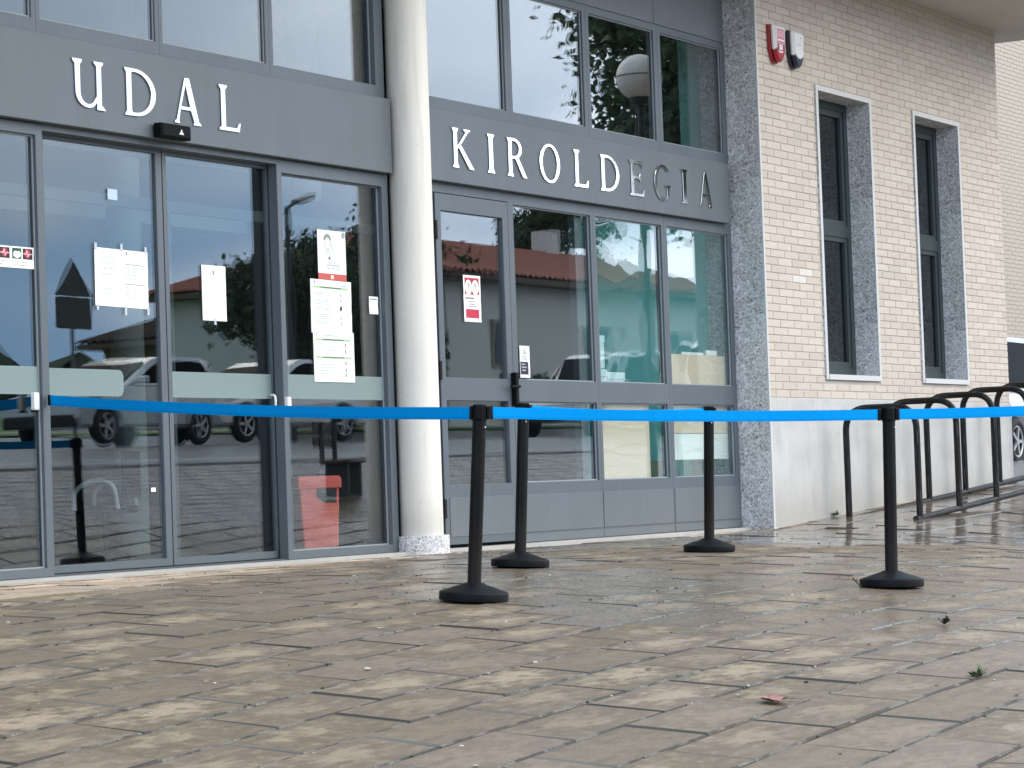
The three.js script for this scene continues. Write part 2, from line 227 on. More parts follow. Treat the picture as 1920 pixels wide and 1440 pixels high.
// ---------------------------------------------------------------- the sports centre
const hall = base('sports_centre'); tag(hall, 'grey glazed sports centre with granite pillar and beige brick wing', 'building');
const ZB = 0.292, XP = 20.668;
{ // brick wing
  const wins = [[21.916, 23.066], [24.169, 25.292]], WY0 = 1.331, WY1 = 3.888, T = 0.047, XE = 26.49, YT = 5.0, YB = 1.116;
  const shape = rect(XP + 0.03, XE - 0.004, 0.02, YT + 0.2), holes = wins.map(([a, b]) => rect(a - T + 0.002, b + T - 0.002, WY0 - T + 0.002, WY1 + T - 0.002));
  const wall = mesh('brick_wall', metric(prism(shape, -0.1, ZB - 0.006, holes)), M.mortar, hall);
  // bricks
  const BL = 0.2855, BH = 0.0674, J = 0.0085, r = rng(41);
  const brickMaps = Array.from({ length: 3 }, (_, k) => tex(128, 32, (x, y) => { const n = fbm(x / 20, y / 10, 400 + k * 9, 4), f = vnoise(x / 1.5, y / 1.5, 401 + k * 9), v = (0.9 + 0.16 * n) * (0.94 + 0.12 * f); return [255 * v, 255 * v * 0.995, 255 * v * 0.985]; }, false));
  const tones = [[0.6, 0.53, 0.46], [0.585, 0.512, 0.442], [0.62, 0.55, 0.478], [0.59, 0.505, 0.438], [0.61, 0.535, 0.464], [0.555, 0.488, 0.42]];
  const mats = tones.flatMap((t) => brickMaps.map((m) => new THREE.MeshStandardMaterial({ color: rgb(...t), map: m, roughness: 0.88 })));
  const chalk = new THREE.MeshStandardMaterial({ color: rgb(0.68, 0.65, 0.6), map: brickMaps[0], roughness: 0.9 });
  const brickGeo = (l, h) => { const c = 0.003, a = l / 2, b = h / 2, pos = [], uv = [], put = (...v) => v.forEach((q) => { pos.push(...q); uv.push(q[0] / BL + 0.5, q[1] / BH + 0.5); }); const t = rect(-a + c, a - c, -b + c, b - c).map((q) => [...q, 0]), o = rect(-a, a, -b, b).map((q) => [...q, -c]), d = rect(-a, a, -b, b).map((q) => [...q, -0.012]); put(t[0], t[1], t[2], t[0], t[2], t[3]); for (let i = 0; i < 4; i++) { const k = (i + 1) % 4; put(t[i], o[i], o[k], t[i], o[k], t[k], o[i], d[i], d[k], o[i], d[k], o[k]); } const g = new THREE.BufferGeometry(); g.setAttribute('position', new THREE.Float32BufferAttribute(pos, 3)); g.setAttribute('uv', new THREE.Float32BufferAttribute(uv, 2)); g.computeVertexNormals(); return g; };
  const cache = new Map(), geo = (l, h) => { const k = l.toFixed(3) + h.toFixed(3); if (!cache.has(k)) cache.set(k, brickGeo(l, h)); return cache.get(k); };
  const all = [];
  for (let k = 0; ; k++) {
    const y0 = YB + k * BH, y1 = Math.min(y0 + BH - J, YT); if (y0 > YT - 0.02) break;
    let spans = [[XP + 0.036, XE]]; const cut = y1 > WY0 - T - 0.004 && y0 < WY1 + T + 0.004;
    if (cut) for (const [a, b] of wins) spans = spans.flatMap(([s, e]) => (b < s || a > e ? [[s, e]] : [[s, a - T - 0.005], [b + T + 0.005, e]]));
    for (const [s, e] of spans) for (let i = -1; i < 25; i++) {
      const xa = Math.max(XP + 0.17 + BL * (i - (k % 2) / 2), s), xb = Math.min(XP + 0.17 + BL * (i - (k % 2) / 2 + 1) - J, e); if (xb - xa < 0.02) continue;
      const x = (xa + xb) / 2, y = (y0 + y1) / 2; all.push({ x, y, l: xb - xa, h: y1 - y0, m: x > 21.0 && x < 21.62 && y > 2.13 && y < 2.27 && r() < 0.6 ? chalk : mats[(r() * mats.length) | 0], z: ZB + (r() - 0.5) * 0.0016, size: seenSize(x, y, ZB, xb - xa) });
    }
  }
  all.sort((a, b) => b.size - a.size); const rest = new Map();
  all.forEach((b, i) => { if (i < 300) { const o = mesh('brick', geo(b.l, b.h), b.m, wall); o.position.set(b.x, b.y, b.z); return; } const g = geo(b.l, b.h).clone(); g.translate(b.x, b.y, b.z); if (!rest.has(b.m)) rest.set(b.m, []); rest.get(b.m).push(g); });
  const rm = [...rest.keys()]; tag(mesh('brick', mergeGeometries(rm.map((m) => mergeGeometries(rest.get(m))), true), rm, wall), null, null, null, 'stuff');
  mesh('plinth', [metric(prism(rect(XP + 0.004, XE + 0.006, -0.6, YB - 0.005), -0.1, ZB + 0.012, [], 0.006))], M.render, hall);
  // deep granite-lined window slots
  for (const [a, b] of wins) {
    const s = mesh('window', [bx(a - T, a, WY0 - T, WY1 + T, 0.02, ZB + 0.013), bx(b, b + T, WY0 - T, WY1 + T, 0.02, ZB + 0.013), bx(a, b, WY1, WY1 + T, 0.02, ZB + 0.012), bx(a, b, WY0 - T, WY0, 0.02, ZB + 0.018)], M.granite, hall);
    mesh('trim', [bx(a - T, a, WY0 - T, WY1 + T, ZB + 0.014, ZB + 0.017), bx(b, b + T, WY0 - T, WY1 + T, ZB + 0.014, ZB + 0.017), bx(a, b, WY1, WY1 + T, ZB + 0.014, ZB + 0.0165), bx(a, b, WY0 - T, WY0, ZB + 0.02, ZB + 0.0235)], M.graniteEdge, s);
    const zf = 0.075, ym = 2.69;
    mesh('frame', [prism(rect(a, b, WY0, WY1), zf - 0.07, zf, [rect(a + 0.07, b - 0.075, WY0 + 0.08, ym - 0.055), rect(a + 0.07, b - 0.075, ym + 0.055, WY1 - 0.07)]), prism(rect(a + 0.07, b - 0.075, WY0 + 0.08, ym - 0.055), zf - 0.06, zf - 0.012, [rect(a + 0.13, b - 0.135, WY0 + 0.14, ym - 0.1)]), prism(rect(a + 0.07, b - 0.075, ym + 0.055, WY1 - 0.07), zf - 0.06, zf - 0.012, [rect(a + 0.13, b - 0.135, ym + 0.1, WY1 - 0.13)])].map(metric), std(0.035, 0.05, 0.052, 0.45), s);
    mesh('pane', bx(a + 0.13, b - 0.135, WY0 + 0.14, ym - 0.1, 0.03, 0.036), M.glassDark, s); mesh('pane', bx(a + 0.13, b - 0.135, ym + 0.1, WY1 - 0.13, 0.03, 0.036), M.glassDark, s);
    mesh('blind', bx(a - 0.05, b + 0.05, WY0 - 0.1, WY1 + 0.1, -0.16, -0.15), std(0.02, 0.025, 0.025, 0.9), s);
  }
  // granite return of the big glazed opening
  mesh('granite_pillar', [bx(XP, XP + 0.028, -0.5, 5.02, -0.25, ZB - 0.002)], M.granite, hall);
  mesh('granite_pillar', [bx(XP - 0.001, XP + 0.029, -0.5, 5.02, ZB - 0.0015, ZB + 0.014)], M.graniteEdge, hall);
  mesh('roof', [bx(4, 27.22, 5.0, 5.42, -9, 1.75), bx(4, 27.22, 5.42, 5.5, -9, 1.85)], M.soffit, hall);
  mesh('side_wall', [bx(26.25, 26.485, -0.6, 5.0, -9, 0.1)], M.mortar, hall);
}
{ // glazed front
  const FZ = 0, D = -0.07;
  const G = (x0, x1, y0, y1, z, m, parent, name = 'pane') => mesh(name, bx(x0, x1, y0, y1, z - 0.009, z), m, parent);
  function win(name, x0, x1, y0, y1, holes, glassZ = -0.022, m = M.glassFlat, wz = FZ) { // one glazed frame and its panes
    const o = mesh(name, metric(prism(rect(x0, x1, y0, y1), wz + D, wz, holes.map((h) => rect(...h)), 0.0025)), M.frame, hall);
    for (const h of holes) { G(h[0] - 0.01, h[1] + 0.01, h[2] - 0.01, h[3] + 0.01, wz + glassZ, m, o); mesh('bead', metric(prism(rect(h[0], h[1], h[2], h[3]), wz + glassZ, wz + glassZ + 0.008, [rect(h[0] + 0.008, h[1] - 0.008, h[2] + 0.008, h[3] - 0.008)])), std(0.3, 0.33, 0.35, 0.5), o); }
    return o;
  }
  const U0 = 3.13, UB = 3.222, UT = 4.13, UE = 4.19;
  // upper row
  const up = [[9.45, 10.60], [10.67, 11.68], [11.755, 12.815], [12.889, 13.952], [14.038, 15.226]], cutx = [9.4, 10.635, 11.718, 12.852, 13.995, 15.33];
  up.forEach((u, i) => win('upper_window', cutx[i], cutx[i + 1], U0, UE, [[u[0], u[1], UB, UT]], i === 4 ? -0.048 : -0.02));
  const ur = [[15.82, 16.965], [17.065, 18.166], [18.272, 19.357], [19.48, 20.59]], cr = [15.65, 17.015, 18.219, 19.4185, XP];
  ur.forEach((u, i) => win('upper_window', cr[i], cr[i + 1], U0, UE, [[u[0], u[1], UB, UT]], -0.024, M.glassFlat));
  for (const [a, b] of [[9.4, 12.84], [12.846, 15.33], [15.65, 17.44], [17.446, 19.385], [19.391, XP]]) mesh('top_panel', rbx(a, b, UE + 0.004, 4.998, -0.06, -0.004, 0.004, 1), M.panel, hall);
  // lettered fascia boards
  mesh('fascia_panel', metric(prism(rect(9.3, 15.306, 2.613, 3.128), -0.06, 0.06, [], 0.003)), M.fascia, hall);
  mesh('fascia_panel', metric(prism(rect(15.66, 20.545, 2.613, 3.128), -0.06, 0.06, [], 0.003)), M.fascia, hall);
  // left bay: fixed light, two sliding leaves, fixed light
  const frost = (x0, x1, z, parent, round) => { const y0 = 1.052, y1 = 1.212, R = 0.05, s = new THREE.Shape(); s.moveTo(x0, y0); s.lineTo(x1 - (round ? R : 0), y0); if (round) { s.quadraticCurveTo(x1, y0, x1, y0 + R); s.lineTo(x1, y1 - R); s.quadraticCurveTo(x1, y1, x1 - R, y1); } else s.lineTo(x1, y1); s.lineTo(x0, y1); s.closePath(); const g = new THREE.ExtrudeGeometry(s, { depth: 0.0012, bevelEnabled: false }); g.translate(0, 0, z); mesh('frosted_band', g, M.frost, parent); };
  const w0 = win('fixed_window', 9.4, 11.748, 0.008, 2.61, [[9.5, 11.688, 0.06, 2.542]], -0.03); frost(9.5, 11.688, -0.0285, w0);
  const w3 = win('fixed_window', 14.032, 15.33, 0.008, 2.61, [[14.085, 15.255, 0.062, 2.522]], -0.045); frost(14.085, 15.255, -0.0435, w3);
  mesh('door_header', [bx(11.748, 14.032, 2.575, 2.612, -0.16, 0), bx(11.748, 14.032, 2.53, 2.575, -0.2, -0.165)], M.frame, hall);
  mesh('door_track', bx(11.748, 14.032, 0.008, 0.016, -0.2, -0.01), std(0.12, 0.13, 0.14, 0.4, { metalness: 0.6 }), hall);
  const leaf = (x0, x1, p0, p1, frost1, round) => {
    const z = -0.085, o = mesh('sliding_door', metric(prism(rect(x0, x1, 0.02, 2.62), z - 0.04, z, [rect(p0, p1, 0.066, 2.55)], 0.002)), M.frame, hall);
    G(p0 - 0.008, p1 + 0.008, 0.058, 2.558, z - 0.016, M.glassFlat, o); frost(p0, frost1, z - 0.0145, o, round); return o;
  };
  leaf(11.79, 12.945, 11.85, 12.885, 12.535, true);
  const l2 = leaf(12.951, 14.09, 12.992, 14.035, 14.035, false);
  mesh('gasket', bx(12.9455, 12.9505, 0.02, 2.6, -0.12, -0.083), M.rubber, l2);
  mesh('handle', tube([[14.005, 1.075, -0.083], [14.0, 1.07, -0.05], [13.995, 1.03, -0.04], [13.998, 0.99, -0.05], [14.003, 0.985, -0.083]], 0.008, 20, 8), M.white, l2);
  // right bay: hinged door and three glazed bays
  const Y = { m1: 1.221, m0: 1.056, lb: 0.455, tp: 2.525 };
  mesh('mullion', bx(15.62, 15.905, 0.008, 2.61, -0.07, -0.002), M.frame, hall);
  const door = mesh('entrance_door', metric(prism(rect(15.925, 16.925, 0.03, 2.535), -0.05, 0.004, [rect(15.998, 16.845, Y.m1, 2.412), rect(15.998, 16.845, Y.lb, Y.m0)], 0.003)), M.frame, hall);
  G(15.99, 16.853, Y.m1 - 0.008, 2.42, -0.02, M.glassFlat, door); G(15.99, 16.853, Y.lb - 0.008, Y.m0 + 0.008, -0.02, M.glassFlat, door);
  mesh('kick_panel', metric(prism(rect(15.985, 16.86, 0.085, 0.365), 0.0045, 0.0085, [], 0.002)), M.panel, door);
  for (const y of [0.22, 1.2, 2.2]) mesh('hinge', cyl(15.915, y, y + 0.135, 0.012, 0.013, 0.013, 10), M.rubber, door);
  mesh('handle', [rbx(16.888, 16.93, 1.02, 1.27, 0.005, 0.05, 0.008), rod([16.918, 1.165, 0.012], [16.918, 1.165, 0.062], 0.011), rod([16.925, 1.165, 0.058], [16.8, 1.163, 0.058], 0.011, 0.009)], M.black, door);
  mesh('door_header', bx(15.905, 16.935, 2.541, 2.612, -0.07, -0.001), M.frame, hall); mesh('mullion', bx(16.9285, 16.934, 0.03, 2.541, -0.05, -0.006), M.rubber, hall);
  const lx = [16.935, 18.222, 19.418, XP - 0.0015], lp = [[17.012, 18.184], [18.268, 19.374], [19.474, 20.6]];
  lp.forEach((p, i) => {
    const o = win('window_bay', lx[i], lx[i + 1], 0.008, 2.612, [[p[0], p[1], Y.m1, Y.tp], [p[0], p[1], Y.lb, Y.m0]], -0.026, i === 0 ? M.glassFlat : M.glassWavy);
    mesh('sill_panel', metric(prism(rect(p[0] - 0.035, p[1] + 0.035, 0.085, 0.365), 0.0005, 0.005, [], 0.002)), M.panel, o);
    mesh('sill_panel', metric(prism(rect(p[0] - 0.04, p[1] + 0.04, 0.012, 0.07), 0.0005, 0.004, [], 0.0015)), M.panel, o);
  });
  // concrete column on its granite foot
  const col = mesh('column', cyl(15.49, 0.1, 5.0, 0.085, 0.149, 0.1475, 64), M.concrete, hall); col.geometry.attributes.uv.array.forEach((v, i, a) => { a[i] = v * (i % 2 ? 1 : 0.93); });
  mesh('column_foot', cyl(15.49, -0.08, 0.112, 0.085, 0.188, 0.188, 64), M.graniteLight, hall); { const u = hall.children.at(-1).geometry.attributes.uv.array; for (let i = 0; i < u.length; i += 2) { u[i] *= 1.18; u[i + 1] *= 0.2; } }
  // rooms behind the glass
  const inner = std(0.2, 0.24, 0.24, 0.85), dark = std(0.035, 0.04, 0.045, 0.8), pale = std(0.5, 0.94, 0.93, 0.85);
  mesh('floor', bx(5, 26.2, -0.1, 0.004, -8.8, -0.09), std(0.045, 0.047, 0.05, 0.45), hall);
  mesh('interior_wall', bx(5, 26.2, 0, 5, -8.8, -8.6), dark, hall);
  mesh('interior_wall', bx(5, 9.4, -0.3, 5, -8.6, 0), inner, hall);
  mesh('interior_wall', bx(20.86, 21.0, 0.004, 2.75, -1.75, -0.11), pale, hall);
  mesh('interior_wall', bx(18.12, 20.86, 0.02, 2.75, -1.9, -1.8), pale, hall);
  mesh('interior_wall', bx(18.06, 18.12, 0.02, 2.75, -1.8, -0.11), pale, hall);
  mesh('mullion', bx(18.02, 18.13, 0.02, 2.84, -0.108, -0.052), M.frame, hall);
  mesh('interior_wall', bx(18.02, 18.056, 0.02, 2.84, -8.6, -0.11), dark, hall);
  mesh('floor', bx(18.12, 20.86, 0.005, 0.02, -1.8, -0.1), std(0.5, 0.52, 0.5, 0.6), hall);
  mesh('ceiling', bx(18.06, 20.86, 2.76, 2.84, -1.9, -0.11), M.white, hall);
  mesh('interior_wall', bx(20.86, 21.0, 2.85, 5, -0.55, -0.11), pale, hall);
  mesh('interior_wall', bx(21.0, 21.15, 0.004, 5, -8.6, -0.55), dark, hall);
  mesh('ceiling', bx(9.4, 20.9, 2.62, 2.8, -8.6, -3.2), inner, hall);
  for (const [x, z] of [[13.2, -2.6], [15.9, -2.8], [18.6, -3.0]]) mesh('interior_column', cyl(x, 0.004, 5, z, 0.13, 0.13, 24), inner, hall);
  mesh('interior_glazing', [bx(11.0, 11.06, 0.004, 2.5, -1.9, -1.84), bx(12.4, 12.46, 0.004, 2.5, -1.9, -1.84), bx(13.8, 13.86, 0.004, 2.5, -1.9, -1.84), bx(15.2, 15.26, 0.004, 2.5, -1.9, -1.84), bx(16.6, 16.66, 0.004, 2.5, -1.9, -1.84), bx(18.0, 18.06, 0.004, 2.5, -1.9, -1.84), bx(11, 18.06, 2.5, 2.58, -1.9, -1.84)], M.frame, hall);
}

// ---------------------------------------------------------------- steel letters
function letter(ch) { // outline pieces on a cap height of 1: { w, parts: [{ o, holes }] }
  const S = (x, w, b = 1, t = 1, y0 = 0, y1 = 1, s = 0.075) => { const p = []; if (b) p.push([x - s, y0], [x + w + s, y0], [x + w + s * 0.8, y0 + 0.05], [x + w + 0.012, y0 + 0.11]); else p.push([x, y0], [x + w, y0]); if (t) p.push([x + w + 0.012, y1 - 0.11], [x + w + s * 0.8, y1 - 0.05], [x + w + s, y1], [x - s, y1], [x - s * 0.8, y1 - 0.05], [x - 0.012, y1 - 0.11]); else p.push([x + w, y1], [x, y1]); if (b) p.push([x - 0.012, y0 + 0.11], [x - s * 0.8, y0 + 0.05]); return { o: p }; };
  const arc = (cx, cy, rx, ry, a0, a1, n = 22) => Array.from({ length: n + 1 }, (_, i) => { const a = (a0 + (a1 - a0) * i / n) * Math.PI / 180; return [cx + rx * Math.cos(a), cy + ry * Math.sin(a)]; });
  const bowl = (x, w, cy, ry, thick, y0, y1) => ({ o: [[x - 0.01, y0], ...arc(x + 0.12, cy, w - 0.12, ry, -90, 90), [x - 0.01, y1]], holes: [[[x, y1 - 0.075], ...arc(x + 0.12, cy, w - 0.12 - thick, ry - 0.075, 90, -90), [x, y0 + 0.075]]] });
  switch (ch) {
    case 'I': return { w: 0.3, parts: [S(0.09, 0.13)] };
    case 'U': return { w: 0.95, parts: [{ o: [[0.09, 0.32], ...arc(0.45, 0.32, 0.36, 0.3, 180, 300), [0.73, 0.16], [0.73, 0.3], ...arc(0.46, 0.34, 0.23, 0.24, 310, 180), [0.232, 0.89], [0.29, 0.95], [0.3, 1], [0, 1], [0.015, 0.95], [0.078, 0.89]] }, { o: [[0.722, 0.0], [0.98, 0.0], [0.94, 0.05], [0.862, 0.11], [0.862, 0.89], [0.92, 0.95], [0.935, 1], [0.635, 1], [0.65, 0.95], [0.722, 0.89]] }] };
    case 'D': return { w: 0.98, parts: [S(0.075, 0.13), bowl(0.2, 0.78, 0.5, 0.5, 0.15, 0, 1)] };
    case 'A': return { w: 0.86, parts: [{ o: [[0, 0], [0.17, 0], [0.145, 0.06], [0.2, 0.3], [0.54, 0.3], [0.64, 0.06], [0.6, 0], [0.88, 0], [0.84, 0.06], [0.8, 0.08], [0.5, 1], [0.36, 1], [0.34, 0.96], [0.07, 0.08], [0.02, 0.06]], holes: [[[0.22, 0.375], [0.38, 0.85], [0.515, 0.375]]] }] };
    case 'L': return { w: 0.72, parts: [{ o: [[0, 0], [0.68, 0], [0.72, 0.21], [0.66, 0.19], [0.6, 0.085], [0.22, 0.085], [0.215, 0.89], [0.27, 0.95], [0.285, 1], [0, 1], [0.015, 0.95], [0.075, 0.89], [0.075, 0.1], [0.01, 0.05]] }] };
    case 'K': return { w: 0.92, parts: [S(0.075, 0.13), { o: [[0.2, 0.46], [0.3, 0.52], [0.72, 0.93], [0.82, 0.96], [0.8, 1], [0.52, 1], [0.52, 0.96], [0.6, 0.92], [0.2, 0.53]] }, { o: [[0.27, 0.52], [0.74, 0.0], [0.95, 0.0], [0.9, 0.05], [0.385, 0.58]] }] };
    case 'R': return { w: 0.9, parts: [S(0.075, 0.13), bowl(0.2, 0.5, 0.73, 0.27, 0.13, 0.46, 1), { o: [[0.36, 0.5], [0.74, 0], [0.93, 0], [0.88, 0.05], [0.52, 0.52]] }] };
    case 'O': return { w: 1.02, parts: [{ o: arc(0.51, 0.5, 0.5, 0.52, 0, 354, 40), holes: [arc(0.51, 0.5, 0.36, 0.45, 0, 354, 40)] }] };
    case 'E': return { w: 0.76, parts: [{ o: [[0, 0], [0.72, 0], [0.76, 0.2], [0.7, 0.18], [0.62, 0.08], [0.215, 0.08], [0.215, 0.48], [0.5, 0.48], [0.55, 0.4], [0.59, 0.4], [0.59, 0.64], [0.55, 0.64], [0.5, 0.56], [0.215, 0.56], [0.215, 0.92], [0.58, 0.92], [0.65, 0.82], [0.7, 0.8], [0.68, 1], [0, 1], [0.015, 0.95], [0.075, 0.9], [0.075, 0.1], [0.015, 0.05]] }] };
    case 'G': return { w: 0.92, parts: [{ o: [...arc(0.48, 0.5, 0.48, 0.52, 42, 300, 34), [0.78, 0.08], [0.78, 0.16], ...arc(0.5, 0.5, 0.36, 0.44, 310, 58, 34).reverse().slice(0, 0), ...arc(0.5, 0.5, 0.36, 0.44, 300, 48, 34)] }, { o: [[0.7, 0.03], [0.84, 0.08], [0.84, 0.36], [0.92, 0.42], [0.92, 0.45], [0.62, 0.45], [0.62, 0.42], [0.7, 0.36]] }] };
  }
}
function lettering(word, spots, y0, h, label) {
  const t = base('lettering', 0, 0, 0); tag(t, label, 'sign');
  [...word].forEach((ch, i) => {
    const L = letter(ch), [a, b] = spots[i], sx = (b - a) / L.w;
    const g = L.parts.map((p, k) => { const f = (q) => [a + q[0] * sx, y0 + q[1] * h]; return prism(p.o.map(f), 0.0625, 0.0705 + k * 0.0006, (p.holes ?? []).map((q) => q.map(f)), 0.0015); });
    mesh('letter', g, M.chrome, t);
  });
}
lettering('UDAL', [[11.945, 12.232], [12.42, 12.715], [12.895, 13.155], [13.345, 13.565]], 2.727, 0.287, 'large steel letters reading UDAL above the sliding doors');
lettering('KIROLDEGIA', [[16.08, 16.36], [16.555, 16.66], [16.84, 17.11], [17.31, 17.62], [17.835, 18.06], [18.255, 18.56], [18.74, 18.98], [19.16, 19.44], [19.635, 19.75], [19.96, 20.2]], 2.722, 0.287, 'steel letters reading KIROLDEGIA above the hinged door and windows');

// ---------------------------------------------------------------- fittings on the front
{
  const s = base('door_sensor', 12.83, 2.66, 0.06); tag(s, 'small black door sensor under the letter A of UDAL', 'sensor');
  mesh('housing', metric(prism([[-0.145, -0.045], [0.145, -0.045], [0.145, 0.042], [-0.145, 0.042]], 0.001, 0.075, [], 0.012)), M.blackSoft, s);
  mesh('emblem', [prism([[0.02, -0.018], [0.064, -0.018], [0.056, -0.004], [0.048, 0.0], [0.048, 0.012], [0.036, 0.012], [0.036, 0.0], [0.028, -0.004]], 0.0755, 0.077)], M.white, s);
  const alarm = (x, y, cap, front, label, print) => {
    const o = base('alarm_box', x, y, ZB + 0.001); tag(o, label, 'alarm box', 'alarm boxes on the brick wall');
    const out = [[-0.125, 0.15], [-0.11, 0.165], [0.11, 0.165], [0.125, 0.15], [0.105, -0.06], [0.06, -0.15], [0.025, -0.168], [-0.025, -0.168], [-0.06, -0.15], [-0.105, -0.06]];
    mesh('backplate', prism(out, 0, 0.03, [], 0.004), cap, o);
    mesh('cover', prism([[-0.116, 0.143], [-0.1, 0.157], [0.1, 0.157], [0.116, 0.143], [0.1, -0.058], [-0.1, -0.058]], 0.0305, 0.075, [], 0.016), front, o); mesh('tip', prism([[-0.099, -0.0585], [0.099, -0.0585], [0.057, -0.143], [0.024, -0.16], [-0.024, -0.16], [-0.057, -0.143]], 0.0305, 0.078, [], 0.018), cap, o);
    mesh('front_plate', prism([[-0.098, 0.13], [-0.085, 0.145], [0.085, 0.145], [0.098, 0.13], [0.082, -0.045], [0.03, -0.085], [-0.03, -0.085], [-0.082, -0.045]], 0.06, 0.082, [], 0.006), front, o);
    print(o); return o;
  };
  const red = std(0.36, 0.015, 0.03, 0.35), navy = std(0.02, 0.02, 0.045, 0.3), wh = std(0.8, 0.79, 0.77, 0.4);
  const pl = (o, name, w, h, x, y, draw) => { const g = new THREE.PlaneGeometry(w, h); g.translate(x, y, 0.0825); mesh(name, g, new THREE.MeshStandardMaterial({ map: paintTex(128, 160, draw), roughness: 0.4 }), o); };
  alarm(21.03, 4.19, red, wh, 'red alarm box with white plate, left one on brick', (o) => pl(o, 'label', 0.15, 0.19, 0.0, 0.03, (c, w, h) => { c.fillStyle = '#d9a0ae'; c.fillRect(0, 0, w, h); c.strokeStyle = '#a8506a'; c.lineWidth = 6; c.strokeRect(3, 3, w - 6, h - 6); c.fillStyle = '#b96a80'; c.fillRect(8, 62, w - 16, 8); c.fillRect(8, 92, w - 16, 8); c.fillStyle = '#f3dfe3'; c.fillRect(8, 74, w - 16, 14); c.fillStyle = '#a5213f'; c.fillRect(0, 110, w, 50); c.fillStyle = '#f4f0f0'; c.fillRect(34, 114, 56, 38); c.fillStyle = '#c05a72'; c.font = 'bold 20px sans-serif'; c.fillText('112', 44, 140); }));
  alarm(21.415, 4.185, navy, wh, 'white alarm box with dark navy lower tip, right one on brick', (o) => pl(o, 'label', 0.12, 0.12, 0.0, 0.05, (c, w, h) => { c.fillStyle = '#e4e3e4'; c.fillRect(0, 0, w, h); c.fillStyle = '#b9b7c6'; c.fillRect(14, 86, 82, 14); c.fillStyle = '#77756f'; c.fillRect(80, 8, 34, 9); }));
}
// notices stuck on the glass
function sheetOf(name, label, category, x0, x1, y0, y1, z, draw, opt = {}) {
  const w = x1 - x0, h = y1 - y0, px = 512, py = Math.round(px * h / w / 2) * 2, o = base(name, (x0 + x1) / 2, (y0 + y1) / 2, z, 0); o.rotation.z = opt.turn ?? 0; tag(o, label, category, opt.group);
  const g = new THREE.PlaneGeometry(w, h, 8, 8), p = g.attributes.position; for (let i = 0; i < p.count; i++) p.setZ(i, 0.001 + 0.0022 * Math.abs(Math.sin(p.getX(i) * 40 + (opt.ph ?? 0)) * Math.sin(p.getY(i) * 27))); g.computeVertexNormals();
  mesh('paper', g, new THREE.MeshStandardMaterial({ map: paintTex(px, py, draw), roughness: 0.55, side: THREE.DoubleSide }), o);
  if (opt.tape) mesh('sticky_tape', opt.tape.map(([a, b, c, d]) => bx(a, b, c, d, 0.004, 0.0045)), new THREE.MeshStandardMaterial({ color: rgb(0.7, 0.75, 0.8), roughness: 0.3, transparent: true, opacity: 0.6 }), o);
  return o;
}
const scribble = (c, x, y, w, n, dy, lh, col, r) => { c.fillStyle = col; for (let i = 0; i < n; i++) { let q = x; const end = x + w * (0.65 + 0.35 * r()); while (q < end) { const l = 8 + r() * 26; c.fillRect(q, y + i * dy, Math.min(l, end - q), lh); q += l + 6; } } };
